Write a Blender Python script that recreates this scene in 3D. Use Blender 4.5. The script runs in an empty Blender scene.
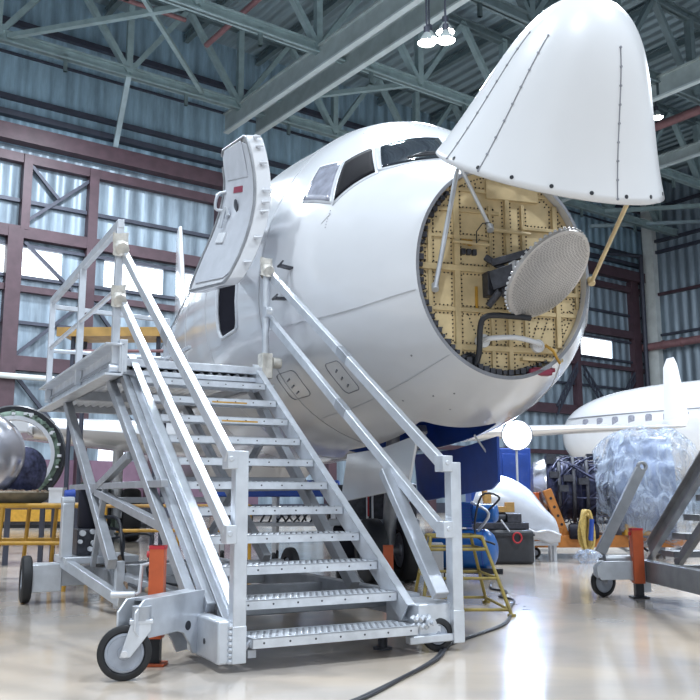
import bpy, bmesh, math, random
from mathutils import Vector as V, Matrix
from mathutils.bvhtree import BVHTree
random.seed(7)
SC = bpy.context.scene
COL = SC.collection
PI = math.pi
sin, cos, rad = math.sin, math.cos, math.radians

# ------------------------------------------------------------------ frames
A = .485
cA, sA = cos(A), sin(A)
def S(u, v, z): return V((-.612 + u*cA - v*sA, 4.937 + u*sA + v*cA, z))      # boarding stairs
B = rad(16.5)
cB, sB = cos(B), sin(B)
def P(l, s, z): return V((1.275 + l*cB - s*sB, 7.0 + l*sB + s*cB, z))        # airliner, s runs aft from the nose bulkhead
def W(p, q, z): return V((-8 + p*.807 + q*.5906, 40 + p*.5906 - q*.807, z))  # hangar, p along the rear wall, q away from it
def G(x, y, z): return V((x, y, z))

# ------------------------------------------------------------------ materials
def nodes(m):
    m.use_nodes = True
    nt = m.node_tree
    return nt, nt.nodes['Principled BSDF']
def sset(b, **k):
    for n, v in k.items():
        b.inputs[n.replace('_', ' ')].default_value = v
def mat(name, col, rough=.5, metal=0, var=.08, scale=6, bump=0, bscale=40, coat=0, spec=.5, emit=None):
    m = bpy.data.materials.new(name)
    nt, b = nodes(m)
    sset(b, Roughness=rough, Metallic=metal)
    b.inputs['Specular IOR Level'].default_value = spec
    if coat: sset(b, Coat_Weight=coat, Coat_Roughness=.08)
    tc = nt.nodes.new('ShaderNodeTexCoord')
    n = nt.nodes.new('ShaderNodeTexNoise')
    n.inputs['Scale'].default_value = scale; n.inputs['Detail'].default_value = 5
    nt.links.new(tc.outputs['Object'], n.inputs['Vector'])
    r = nt.nodes.new('ShaderNodeValToRGB')
    c = V(col)
    r.color_ramp.elements[0].position = .3; r.color_ramp.elements[1].position = .7
    r.color_ramp.elements[0].color = (*(c*(1-var)), 1)
    r.color_ramp.elements[1].color = (*[min(1, x*(1+var)) for x in c], 1)
    nt.links.new(n.outputs['Fac'], r.inputs['Fac'])
    nt.links.new(r.outputs['Color'], b.inputs['Base Color'])
    if bump:
        n2 = nt.nodes.new('ShaderNodeTexNoise'); n2.inputs['Scale'].default_value = bscale
        nt.links.new(tc.outputs['Object'], n2.inputs['Vector'])
        bp = nt.nodes.new('ShaderNodeBump'); bp.inputs['Strength'].default_value = bump; bp.inputs['Distance'].default_value = .02
        nt.links.new(n2.outputs['Fac'], bp.inputs['Height'])
        nt.links.new(bp.outputs['Normal'], b.inputs['Normal'])
    if emit:
        b.inputs['Emission Color'].default_value = (*emit[0], 1)
        b.inputs['Emission Strength'].default_value = emit[1]
    return m
def corrugated(name, col, freq, axis, depth=.05, rough=.5, streak=.35):
    """ribbed sheet metal: ribs along z, dirt streaks running down"""
    m = bpy.data.materials.new(name)
    nt, b = nodes(m)
    L = nt.links.new
    sset(b, Roughness=rough, Metallic=.15)
    tc = nt.nodes.new('ShaderNodeTexCoord')
    dot = nt.nodes.new('ShaderNodeVectorMath'); dot.operation = 'DOT_PRODUCT'
    dot.inputs[1].default_value = axis
    L(tc.outputs['Object'], dot.inputs[0])
    mul = nt.nodes.new('ShaderNodeMath'); mul.operation = 'MULTIPLY'; mul.inputs[1].default_value = freq
    L(dot.outputs['Value'], mul.inputs[0])
    sn = nt.nodes.new('ShaderNodeMath'); sn.operation = 'SINE'
    L(mul.outputs[0], sn.inputs[0])
    bp = nt.nodes.new('ShaderNodeBump'); bp.inputs['Strength'].default_value = 1; bp.inputs['Distance'].default_value = depth
    L(sn.outputs[0], bp.inputs['Height']); L(bp.outputs['Normal'], b.inputs['Normal'])
    # streaks: noise stretched along z
    sep = nt.nodes.new('ShaderNodeSeparateXYZ'); L(tc.outputs['Object'], sep.inputs[0])
    cb = nt.nodes.new('ShaderNodeCombineXYZ')
    L(dot.outputs['Value'], cb.inputs[0])
    mz = nt.nodes.new('ShaderNodeMath'); mz.operation = 'MULTIPLY'; mz.inputs[1].default_value = .12
    L(sep.outputs[2], mz.inputs[0]); L(mz.outputs[0], cb.inputs[2])
    n = nt.nodes.new('ShaderNodeTexNoise'); n.inputs['Scale'].default_value = 1.6; n.inputs['Detail'].default_value = 8
    n.inputs['Roughness'].default_value = .7
    L(cb.outputs[0], n.inputs['Vector'])
    r = nt.nodes.new('ShaderNodeValToRGB')
    c = V(col)
    r.color_ramp.elements[0].position = .3; r.color_ramp.elements[1].position = .68
    r.color_ramp.elements[0].color = (*(c*(1-streak)), 1); r.color_ramp.elements[1].color = (*[min(1, x*(1+streak)) for x in c], 1)
    L(n.outputs['Fac'], r.inputs['Fac']); L(r.outputs['Color'], b.inputs['Base Color'])
    return m

M = dict(
    alu=mat('brushed_aluminium', (.60, .63, .68), .38, .55, .10, 9, .05, 60),
    alu2=mat('dull_aluminium', (.40, .42, .46), .45, .6, .15, 7, .08, 50),
    tread=mat('tread_aluminium', (.62, .65, .70), .34, .6, .12, 14),
    weld=mat('cast_fitting', (.56, .54, .50), .55, .3, .2, 18, .2, 50),
    rubber=mat('black_rubber', (.012, .013, .016), .6, 0, .2, 12),
    black=mat('black_paint', (.012, .014, .02), .4, 0, .2, 12),
    dark=mat('dark_machinery', (.05, .052, .065), .45, .3, .4, 20),
    rim=mat('grey_wheel_rim', (.33, .36, .42), .4, .3, .15, 10),
    orange=mat('orange_paint', (.50, .095, .028), .42, 0, .12, 10),
    ochre=mat('ochre_stand_paint', (.46, .17, .035), .5, 0, .2, 8),
    yellow=mat('yellow_paint', (.48, .26, .03), .45, 0, .18, 10),
    oldyellow=mat('worn_yellow_paint', (.22, .165, .035), .5, 0, .3, 14),
    white=mat('aircraft_white', (.65, .66, .69), .22, 0, .02, 2, 0, 40, .5),
    radome=mat('radome_white', (.67, .68, .705), .34, 0, .015, 2, 0, 40, .4),
    seam=mat('seam_grey', (.22, .23, .26), .5, 0, .1, 8),
    faint=mat('panel_gap_grey', (.50, .51, .54), .5, 0, .05, 8),
    khaki=mat('chromate_primer', (.62, .49, .28), .5, .05, .20, 5),
    khaki2=mat('chromate_rib', (.55, .43, .24), .5, .05, .2, 6),
    rivet=mat('dark_rivet', (.05, .04, .03), .5, .2, .1, 10),
    slot=mat('antenna_slot', (.17, .17, .18), .5, .3, .1, 10),
    plate=mat('antenna_plate', (.56, .54, .53), .42, .5, .06, 12),
    glass=mat('cockpit_glass', (.02, .025, .035), .06, 0, .2, 3, 0, 40, .3, .8),
    shade=mat('drawn_sunshade', (.27, .28, .34), .12, 0, .25, 9, 0, 40, .5),
    frame=mat('window_frame_grey', (.60, .62, .66), .4, .2, .08, 10),
    cabin=mat('cabin_dark', (.02, .02, .03), .6, 0, .2, 4, 0, 40, 0, .15),
    open=mat('open_window_dark', (.006, .006, .009), .7, 0, .2, 4, 0, 40, 0, .1),  # black patch put in for the dark hole of the open window
    lining=mat('door_lining', (.50, .52, .57), .22, 0, .06, 7, .05, 20),
    navy=mat('navy_and_flare_blue', (.016, .065, .34), .35, 0, .25, 3),  # navy paint; on gear door, bay and cabinet it carries lens flare tint
    maroon=mat('maroon_steel', (.072, .040, .052), .5, .1, .18, 2.5),
    maroon2=mat('maroon_dado', (.17, .10, .15), .55, .05, .15, 2),
    girt=mat('dark_girt', (.05, .055, .08), .5, .2, .15, 3),
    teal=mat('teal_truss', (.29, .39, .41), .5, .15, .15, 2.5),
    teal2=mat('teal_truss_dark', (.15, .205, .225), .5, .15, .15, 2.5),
    rail=mat('crane_rail_grey', (.38, .45, .46), .45, .2, .12, 2),
    railedge=mat('crane_rail_flange', (.60, .68, .70), .4, .2, .08, 2),
    paleblue=mat('pale_hanger', (.32, .42, .47), .5, .1, .1, 3),
    pink=mat('red_oxide_pipe', (.24, .125, .135), .5, .1, .15, 3),
    cream=mat('cream_duct', (.62, .66, .66), .5, .05, .12, 1.5),
    blue=mat('compressor_blue', (.01, .10, .34), .32, 0, .12, 6),
    bluecap=mat('blue_cap', (.03, .08, .40), .4, 0, .1, 8),
    bin=mat('charcoal_plastic', (.028, .03, .036), .55, 0, .15, 10),
    cloth=mat('white_tarp', (.70, .70, .72), .7, 0, .08, 5, .3, 14),
    timber=mat('timber', (.45, .26, .08), .65, 0, .25, 12),
    rope=mat('yellow_hose', (.48, .34, .10), .6, 0, .25, 25),
    engine=mat('engine_core', (.045, .05, .10), .4, .5, .6, 16),
    steel=mat('polished_steel', (.50, .50, .55), .22, .9, .1, 5),
    green=mat('engine_duct_green', (.12, .17, .14), .45, .3, .5, 9),
    red=mat('red_tag', (.45, .02, .03), .5, 0, .1, 8),
    darkred=mat('dark_red_label', (.22, .02, .05), .5, 0, .1, 8),
    box=mat('white_card', (.62, .62, .64), .7, 0, .05, 8),
    tray=mat('olive_tray', (.20, .17, .12), .6, 0, .3, 12),
    cable=mat('black_cable', (.02, .022, .03), .5, 0, .1, 10),
    brownhose=mat('brown_sleeve', (.22, .15, .10), .7, 0, .3, 20),
    lamp=mat('lamp_glow', (1, 1, 1), .5, emit=((1, .97, .90), 30)),
    work=mat('worklight_glow', (1, 1, 1), .5, emit=((.75, .86, 1), 9)),
    alu3=mat('grey_steel', (.27, .28, .30), .45, .45, .15, 7, .05, 50),
    fanc=mat('fan_case_grey', (.16, .20, .30), .35, .4, .3, 5),
    ochrewood=mat('ochre_deck', (.40, .24, .07), .55, 0, .2, 6),
    shadew=mat('lamp_reflector', (.45, .5, .5), .35, .4),
    daylight=mat('daylight_pane', (.9, .95, 1), .3, emit=((.86, .93, 1), 2.6)),
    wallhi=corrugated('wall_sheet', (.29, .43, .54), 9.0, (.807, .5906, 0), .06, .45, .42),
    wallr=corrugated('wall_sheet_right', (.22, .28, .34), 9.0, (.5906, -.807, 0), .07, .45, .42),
    deck=corrugated('roof_deck', (.27, .36, .41), 9, (.807, .5906, 0), .1, .5, .25),
    corr=corrugated('corrugated_alu', (.38, .40, .44), 52, (cA, sA, 0), .03, .4, .15),
)
# translucent crumpled plastic film
def plastic():
    m = bpy.data.materials.new('clear_plastic_film')
    nt, b = nodes(m); L = nt.links.new
    out = [n for n in nt.nodes if n.type == 'OUTPUT_MATERIAL'][0]
    sset(b, Base_Color=(.52, .61, .76, 1), Roughness=.14)
    tc = nt.nodes.new('ShaderNodeTexCoord')
    mp = nt.nodes.new('ShaderNodeMapping'); mp.inputs['Scale'].default_value = (2.6, 2.6, .55)
    L(tc.outputs['Object'], mp.inputs['Vector'])
    n = nt.nodes.new('ShaderNodeTexNoise'); n.inputs['Scale'].default_value = 2.6; n.inputs['Detail'].default_value = 6; n.inputs['Distortion'].default_value = 1.5
    L(mp.outputs[0], n.inputs['Vector'])
    bp = nt.nodes.new('ShaderNodeBump'); bp.inputs['Strength'].default_value = 1; bp.inputs['Distance'].default_value = .15
    L(n.outputs['Fac'], bp.inputs['Height']); L(bp.outputs['Normal'], b.inputs['Normal'])
    tr = nt.nodes.new('ShaderNodeBsdfTransparent')
    mx = nt.nodes.new('ShaderNodeMixShader')
    rp = nt.nodes.new('ShaderNodeMapRange'); rp.inputs[1].default_value = .38; rp.inputs[2].default_value = .66
    rp.inputs[3].default_value = .10; rp.inputs[4].default_value = .66
    L(n.outputs['Fac'], rp.inputs[0]); L(rp.outputs[0], mx.inputs[0])
    L(tr.outputs[0], mx.inputs[1]); L(b.outputs[0], mx.inputs[2]); L(mx.outputs[0], out.inputs['Surface'])
    return m
M['film'] = plastic()
def floor_mat():
    m = bpy.data.materials.new('polished_concrete')
    nt, b = nodes(m); L = nt.links.new
    tc = nt.nodes.new('ShaderNodeTexCoord')
    n = nt.nodes.new('ShaderNodeTexNoise'); n.inputs['Scale'].default_value = .55; n.inputs['Detail'].default_value = 8; n.inputs['Distortion'].default_value = .8
    L(tc.outputs['Object'], n.inputs['Vector'])
    r = nt.nodes.new('ShaderNodeValToRGB')
    r.color_ramp.elements[0].position = .32; r.color_ramp.elements[1].position = .7
    r.color_ramp.elements[0].color = (.37, .345, .325, 1); r.color_ramp.elements[1].color = (.64, .525, .405, 1)
    L(n.outputs['Fac'], r.inputs['Fac']); L(r.outputs['Color'], b.inputs['Base Color'])
    n2 = nt.nodes.new('ShaderNodeTexNoise'); n2.inputs['Scale'].default_value = 1.7; n2.inputs['Detail'].default_value = 6
    L(tc.outputs['Object'], n2.inputs['Vector'])
    mr = nt.nodes.new('ShaderNodeMapRange'); mr.inputs[3].default_value = .07; mr.inputs[4].default_value = .24
    L(n2.outputs['Fac'], mr.inputs[0]); L(mr.outputs[0], b.inputs['Roughness'])
    n3 = nt.nodes.new('ShaderNodeTexNoise'); n3.inputs['Scale'].default_value = 2.2; n3.inputs['Detail'].default_value = 3
    L(tc.outputs['Object'], n3.inputs['Vector'])
    bp = nt.nodes.new('ShaderNodeBump'); bp.inputs['Strength'].default_value = .10; bp.inputs['Distance'].default_value = .02
    L(n3.outputs['Fac'], bp.inputs['Height']); L(bp.outputs['Normal'], b.inputs['Normal'])
    b.inputs['Specular IOR Level'].default_value = .7
    sset(b, Coat_Weight=.22, Coat_Roughness=.12)
    return m
M['floor'] = floor_mat()

# ------------------------------------------------------------------ mesh builder
ORG = {}
def org(o): return ORG.get(o.name, V((0, 0, 0))) if o else V((0, 0, 0))
class MB:
    def __init__(s): s.v = []; s.f = []; s.mi = 0; s.m = []
    def add(s, vs, fs):
        b = len(s.v); s.v += [V(x) for x in vs]
        for f in fs: s.f.append([b+i for i in f]); s.m.append(s.mi)
        return s
    def box(s, T, a0, a1, b0, b1, c0, c1):
        vs = [T(a, b, c) for a in (a0, a1) for b in (b0, b1) for c in (c0, c1)]
        return s.add(vs, [(0, 1, 3, 2), (4, 6, 7, 5), (0, 4, 5, 1), (2, 3, 7, 6), (0, 2, 6, 4), (1, 5, 7, 3)])
    def bar(s, p0, p1, w, h=None, up=(0, 0, 1)):
        h = w if h is None else h
        p0, p1 = V(p0), V(p1); d = (p1-p0).normalized(); up = V(up)
        if abs(d.dot(up)) > .98: up = V((cA, sA, 0))
        x = d.cross(up).normalized()*w/2; y = x.cross(d).normalized()*h/2
        vs = [q + i*x + j*y for q in (p0, p1) for i, j in ((-1, -1), (1, -1), (1, 1), (-1, 1))]
        return s.add(vs, [(3, 2, 1, 0), (4, 5, 6, 7), (0, 1, 5, 4), (1, 2, 6, 5), (2, 3, 7, 6), (3, 0, 4, 7)])
    def channel(s, p0, p1, w, h, t, up=(0, 0, 1), flip=1):
        """C section, open to the side flip*x"""
        p0, p1 = V(p0), V(p1); d = (p1-p0).normalized()
        x = d.cross(V(up)).normalized(); y = x.cross(d).normalized()
        o = -x*flip*(w/2-t/2)
        s.bar(p0+o, p1+o, t, h, y)
        for k in (-1, 1): s.bar(p0+y*k*(h/2-t/2), p1+y*k*(h/2-t/2), w, t, y)
        return s
    def ibeam(s, p0, p1, w, h, t, up=(0, 0, 1)):
        p0, p1 = V(p0), V(p1); y = V(up)
        s.bar(p0, p1, t, h, up)
        for k in (-1, 1): s.bar(p0+y*k*(h/2-t/2), p1+y*k*(h/2-t/2), w, t, up)
        return s
    def ring(s, c, x, y, r, n=24): return [V(c) + x*(r*cos(2*PI*i/n)) + y*(r*sin(2*PI*i/n)) for i in range(n)]
    def lathe(s, c, axis, prof, n=28, closed=False, ref=None):
        """prof: (distance along the axis, radius)"""
        ax = V(axis).normalized()
        ref = V(ref) if ref else (V((0, 0, 1)) if abs(ax.z) < .9 else V((1, 0, 0)))
        x = (ref - ax*ref.dot(ax)).normalized(); y = ax.cross(x)
        b = len(s.v)
        for d, r in prof: s.v += s.ring(V(c)+ax*d, x, y, max(r, 1e-5), n)
        k = len(prof)
        for j in range(k if closed else k-1):
            j2 = (j+1) % k
            for i in range(n):
                i2 = (i+1) % n
                s.f.append([b+j*n+i, b+j*n+i2, b+j2*n+i2, b+j2*n+i]); s.m.append(s.mi)
        if not closed:
            if prof[0][1] > 1e-4: s.f.append([b+i for i in range(n)][::-1]); s.m.append(s.mi)
            if prof[-1][1] > 1e-4: s.f.append([b+(k-1)*n+i for i in range(n)]); s.m.append(s.mi)
        return s
    def cyl(s, p0, p1, r, r1=None, n=16):
        p0, p1 = V(p0), V(p1); L = (p1-p0).length
        return s.lathe(p0, p1-p0, [(0, r), (L, r if r1 is None else r1)], n)
    def tube(s, pts, r, n=8, smooth=0):
        pts = [V(p) for p in pts]
        if smooth: pts = spline(pts, smooth)
        b = len(s.v); px = None
        for i, p in enumerate(pts):
            d = (pts[min(i+1, len(pts)-1)] - pts[max(i-1, 0)]).normalized()
            if px is None:
                ref = V((0, 0, 1)) if abs(d.z) < .9 else V((1, 0, 0)); px = d.cross(ref).normalized()
            px = (px - d*px.dot(d)).normalized(); y = d.cross(px)
            s.v += s.ring(p, px, y, r, n)
        for j in range(len(pts)-1):
            for i in range(n):
                s.f.append([b+j*n+i, b+j*n+(i+1) % n, b+(j+1)*n+(i+1) % n, b+(j+1)*n+i]); s.m.append(s.mi)
        for f in ([b+i for i in range(n)][::-1], [b+(len(pts)-1)*n+i for i in range(n)]): s.f.append(f); s.m.append(s.mi)
        return s
    def prism(s, T, poly, c0, c1):
        """poly of (a, b); extruded along c; T(a, b, c)"""
        n = len(poly)
        vs = [T(a, b, c0) for a, b in poly] + [T(a, b, c1) for a, b in poly]
        return s.add(vs, [list(range(n))[::-1], list(range(n, 2*n))] + [[i, (i+1) % n, n+(i+1) % n, n+i] for i in range(n)])
    def grid(s, fn, nu, nv, closeu=False):
        b = len(s.v)
        for i in range(nu):
            for j in range(nv): s.v.append(V(fn(i/(nu if closeu else nu-1), j/(nv-1))))
        for i in range(nu if closeu else nu-1):
            for j in range(nv-1):
                i2 = (i+1) % nu
                s.f.append([b+i*nv+j, b+i2*nv+j, b+i2*nv+j+1, b+i*nv+j+1]); s.m.append(s.mi)
        return s
    def build(s, name, mats, parent=None, loc=None, label=None, bevel=0, smooth=38, recalc=True, solid=0, kind=None):
        me = bpy.data.meshes.new(name)
        base = org(parent) if parent else (V(loc) if loc is not None else V((0, 0, 0)))
        me.from_pydata([x-base for x in s.v], [], s.f)
        for k in (mats if isinstance(mats, (list, tuple)) else [mats]): me.materials.append(M[k] if isinstance(k, str) else k)
        me.polygons.foreach_set('material_index', s.m)
        if recalc:
            bm = bmesh.new(); bm.from_mesh(me); bmesh.ops.recalc_face_normals(bm, faces=bm.faces); bm.to_mesh(me); bm.free()
        if smooth:
            me.polygons.foreach_set('use_smooth', [True]*len(me.polygons)); me.set_sharp_from_angle(angle=rad(smooth))
        me.update()
        o = bpy.data.objects.new(name, me); COL.objects.link(o)
        if parent: o.parent = parent
        else: o.location = base
        ORG[o.name] = base
        if solid:
            md = o.modifiers.new('thickness', 'SOLIDIFY'); md.thickness = solid; md.offset = 0
        if bevel:
            md = o.modifiers.new('edges', 'BEVEL'); md.width = bevel; md.segments = 2; md.limit_method = 'ANGLE'; md.angle_limit = rad(40)
        if label: o['label'] = label
        if kind: o['kind'] = kind
        return o
def spline(p, k):
    out = []
    q = [p[0]*2-p[1]] + p + [p[-1]*2-p[-2]]
    for i in range(1, len(q)-2):
        for j in range(k):
            t = j/k
            out.append(.5*((2*q[i]) + (q[i+1]-q[i-1])*t + (2*q[i-1]-5*q[i]+4*q[i+1]-q[i+2])*t*t + (3*q[i]-q[i-1]-3*q[i+1]+q[i+2])*t**3))
    return out + [p[-1]]
def tag(o, label, cat, group=None, kind=None):
    o['label'] = label; o['category'] = cat
    if group: o['group'] = group
    if kind: o['kind'] = kind
    return o
def thing(name, label, cat, loc, group=None):
    o = bpy.data.objects.new(name, None); COL.objects.link(o); o.location = loc
    o.empty_display_size = .2
    ORG[o.name] = V(loc)
    return tag(o, label, cat, group)
def struct(name, mb, mats, label=None, **k):
    o = mb.build(name, mats, **k); o['kind'] = 'structure'
    if label: o['label'] = label
    return o
def copy_tree(o, delta, label, parent=None):
    c = o.copy(); COL.objects.link(c)
    if parent: c.parent = parent
    else:
        c.location = o.location + V(delta); c['label'] = label
    for ch in [x for x in list(COL.objects) if x.parent == o]: copy_tree(ch, None, None, c)
    return c
# ================================================================== THE HANGAR (setting)
mb = MB().add([W(-70, -.4, 0), W(37, -.4, 0), W(37, 75, 0), W(-70, 75, 0)], [(0, 1, 2, 3)])
fl = struct('floor', mb, 'floor', 'polished pale concrete hangar floor', smooth=0)
CEIL = 23.4
mb = MB().box(W, -70, 37, -.4, 47, CEIL, CEIL+.3)
struct('ceiling', mb, 'deck', 'dark ribbed sheet metal hangar roof', smooth=0)
M['doorsheet'] = corrugated('door_sheet', (.225, .285, .345), 8.2, (.807, .5906, 0), .05, .42, .50)
mb = MB().box(W, -70, 37, -.4, -.02, 15.7, CEIL)
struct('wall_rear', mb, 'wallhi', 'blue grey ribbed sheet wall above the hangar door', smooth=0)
# rear hangar door: sheet with real window openings
wins = [(-8.15, -7.72), (-7.3, -5.42), (-3.55, -.72), (.2, 1.75), (28.9, 32.2)]
mb = MB()
xs = -70
for a, b in wins:
    mb.box(W, xs, a, -.30, -.10, 10.1, 11.3); xs = b
mb.box(W, xs, 37, -.30, -.10, 10.1, 11.3)
mb.box(W, -70, 37, -.30, -.10, 11.3, 15.75); mb.box(W, -70, 37, -.30, -.10, 3.45, 10.1)
lw = [(-3.45, -2.25), (-1.7, -.2), (.6, 2.2)]
xs = -70
for a, b in lw:
    mb.box(W, xs, a, -.30, -.10, 2.45, 3.45); xs = b
mb.box(W, xs, 37, -.30, -.10, 2.45, 3.45); mb.box(W, -70, 37, -.30, -.10, 0, 2.45)
d1 = struct('door_1', mb, 'doorsheet', 'streaked pale sheet leaves of the big rear hangar door', smooth=0)
n = 0
for a, b, z0, z1 in [(a, b, 10.1, 11.3) for a, b in wins] + [(a, b, 2.45, 3.45) for a, b in lw]:
    n += 1
    struct('window_%d' % n, MB().box(W, a, b, -.22, -.18, z0, z1), 'daylight', 'bright daylight pane in the hangar door', smooth=0)
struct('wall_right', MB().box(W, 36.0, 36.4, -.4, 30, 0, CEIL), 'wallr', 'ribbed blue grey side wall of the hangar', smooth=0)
# maroon frame of the rear door, beam by beam
n = 0
def trim(mb, m, label=None, **k):
    global n
    n += 1
    return struct('trim_%d' % n, mb, m, label, **k)
n = 0
for z0, z1, q0, q1, m in [(15.72, 16.42, -.05, .55, 'maroon'), (14.92, 15.32, -.1, .25, 'maroon'), (11.62, 12.12, -.1, .3, 'maroon'),
                          (9.35, 9.62, -.1, .2, 'maroon'), (6.05, 6.65, -.1, .25, 'maroon'), (13.2, 13.36, -.1, .1, 'girt'), (9.93, 10.07, -.1, .1, 'girt'),
                          (11.3, 11.45, -.1, .08, 'girt'), (8.0, 8.14, -.1, .1, 'girt'), (17.62, 17.85, 0, .2, 'girt'), (16.85, 17.1, 0, .35, 'girt'),
                          (21.0, 21.25, 0, .25, 'girt'), (19.7, 19.8, 0, .1, 'girt'), (3.5, 3.75, -.1, .15, 'maroon'), (0, .55, -.1, .2, 'girt')]:
    trim(MB().box(W, -45, 35.9, q0, q1, z0, z1), m, smooth=0)
trim(MB().box(W, -45, 4.5, -.1, -.05, .55, 2.45), 'maroon2', smooth=0)
for p, w, z0, z1 in [(-7.52, .62, 0, 12.0), (-7.18, .36, 12, 15.3), (-4.3, .42, 0, 15.3), (2.05, .5, 0, 15.3), (-1.2, .3, 0, 6.3), (-10.4, .4, 0, 15.3), (-13.6, .6, 0, 15.3),
                     (28.1, .45, 0, 15.3), (34.5, .8, 0, 16.4), (21.8, .5, 0, 15.3), (15.3, .5, 0, 15.3), (8.6, .5, 0, 15.3)]:
    trim(MB().box(W, p-w/2, p+w/2, -.1, .32, z0, z1), 'maroon', smooth=0)
for p0, z0, p1, z1, m in [(-7.1, 15., -5.75, 13.6, 'girt'), (-7.2, 12.3, -4.4, 14.8, 'girt'), (-7.1, 11.5, -5.0, 9.7, 'girt'), (-7.2, 6.7, -4.5, 9.2, 'girt'),
                          (-4.1, 9.3, -2.4, 7.2, 'girt'), (-7.2, 5.9, -5.4, 3.8, 'girt'), (-4.1, 5.9, -1.6, 3.8, 'girt')]:
    trim(MB().bar(W(p0, .1, z0), W(p1, .1, z1), .14), m, smooth=0)
# lattice braces near the corner
for p0, z0, p1, z1 in [(28.6, 9.0, 31.6, 5.8), (34.0, 9.0, 31.2, 5.8), (28.0, 9.2, 25.8, 6.2)]:
    mb = MB(); a, b = W(p0, .3, z0), W(p1, .3, z1)
    off = V((0, 0, .28)); 
    mb.bar(a+off, b+off, .1); mb.bar(a-off, b-off, .1)
    for i in range(8):
        t = i/8; mb.bar(a.lerp(b, t)+off, a.lerp(b, t+.06)-off, .07)
    trim(mb, 'girt', smooth=0)
# right wall girts
for z, h, q in [(18.55, .2, .3), (17.75, .22, .25), (14.72, .2, .25), (11.85, .16, .2), (8.1, .3, .3), (21.0, .2, .25)]:
    trim(MB().box(lambda a, b, c: W(36-a, b, c), 0, q, 1.2, 30, z, z+h), 'girt' if z != 14.72 else 'maroon', smooth=0)
trim(MB().box(W, 35.45, 35.98, .45, 1.25, 7.6, 22.5), 'cream', 'tall cream painted duct in the hangar corner', smooth=0)
trim(MB().cyl(W(34.95, .6, 7), W(34.95, .6, 17.6), .16).cyl(W(34.95, .6, 17.6), W(31, .6, 17.2), .14), 'girt')

# pipes, trusses, rails: countable steel
o = MB().cyl(W(35.2, .1, 11.1), W(35.2, 14, 11.1), .27); o.cyl(W(35.2, 1.8, 11.1), W(35.2, 1.9, 11.1), .33); o.cyl(W(35.2, 3.2, 11.1), W(35.2, 3.3, 11.1), .33)
tag(o.build('wall_pipe', 'pink', loc=W(35.2, .1, 11.1)), 'red oxide pipe running along the side wall past the cream duct', 'pipe')
o = MB().cyl(W(-9, .5, 5.75), W(-5.7, .5, 5.75), .12)
tag(o.build('wall_pipe', 'cream', loc=W(-9, .5, 5.75)), 'pale pipe along the hangar door level with the stair landing', 'pipe')
for p0, q0, z0, p1, q1, z1, r, m, lab in [(-9.5, 5.5, 20.6, -2.6, 5.5, 20.6, .10, 'pink', 'rust red pipe hung in the nearer roof truss above the stairs'),
                                         (-1.6, 5.5, 19.8, -1.6, 16, 19.8, .12, 'pink', 'red roof pipe crossing above the open cabin door'),
                                         (20.5, 4, 19.5, 20.5, 24, 19.5, .22, 'pink', 'red roof pipe passing behind the raised nose cone')]:
    tag(MB().cyl(W(p0, q0, z0), W(p1, q1, z1), r).build('roof_pipe', m, loc=W(p0, q0, z0)), lab, 'pipe')

def truss(q, m, label, p0=-15.0, p1=35.8, zb=18.85, zt=22.7):
    t = thing('roof_truss', label, 'truss', W(p0, q, zb), 'roof trusses of the hangar')
    MB().ibeam(W(p0, q, zb), W(p1, q, zb), .34, .46, .07).build('bottom_chord', m, t, smooth=0)
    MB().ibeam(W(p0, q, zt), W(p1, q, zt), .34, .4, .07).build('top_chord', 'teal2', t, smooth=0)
    k = -4.0
    while k > p0+5.4: k -= 5.4
    w = MB()
    while k < p1:
        w.bar(W(k, q, zb), W(k, q, zt), .34, .26)
        for s_ in (-1, 1):
            e = k+s_*2.7
            if p0 < e < p1:
                w.bar(W(k, q, zb), W(e, q, zt), .28, .22)
                w.bar(W(e, q, zb-.75), W(e, q, zb), .14)
        k += 5.4
    w.build('web_member', m, t, smooth=0)
    return t
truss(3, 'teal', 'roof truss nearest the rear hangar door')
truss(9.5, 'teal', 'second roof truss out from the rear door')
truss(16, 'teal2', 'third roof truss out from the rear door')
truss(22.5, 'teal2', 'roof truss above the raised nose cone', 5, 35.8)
def rail(p, q0, q1, z, label, h=.9):
    t = thing('crane_rail', label, 'beam', W(p, q0, z))
    MB().bar(W(p, q0, z), W(p, q1, z), .12, h).bar(W(p, q0, z+h/2), W(p, q1, z+h/2), .34, .08).build('web', 'rail', t, smooth=0)
    MB().bar(W(p, q0, z-h/2), W(p, q1, z-h/2), .26, .09).build('bottom_flange', 'railedge', t, smooth=0, label='pale bottom flange')
    x = MB(); q = q0+.4
    while q < q1: x.bar(W(p, q, z-h/2), W(p, q, z+h/2), .24, .06, (.807, .5906, 0)); q += 2.6
    x.build('stiffener', 'rail', t, smooth=0)
rail(1.46, 1.6, 24, 18.45, 'long grey roof rail ending highest, nearer the open cabin door')
rail(2.75, 2.3, 26, 18.45, 'long grey roof rail ending beside the hanging lamps')
rail(14.9, 3, 30, 18.45, 'grey roof rail emerging from behind the raised nose cone')
rail(22.5, 3, 30, 18.45, 'grey roof rail nearest the side wall', .6)
for i, p in enumerate((-12, -8, -4, 0, 4, 8, 12, 16, 20, 24, 28, 32)):
    tag(MB().ibeam(W(p, 0, 23.05), W(p, 46, 23.05), .25, .4, .05).build('roof_purlin', 'teal2', loc=W(p, 0, 23.05), smooth=0),
        'dark purlin running under the roof deck', 'beam', 'purlins under the roof deck')
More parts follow.
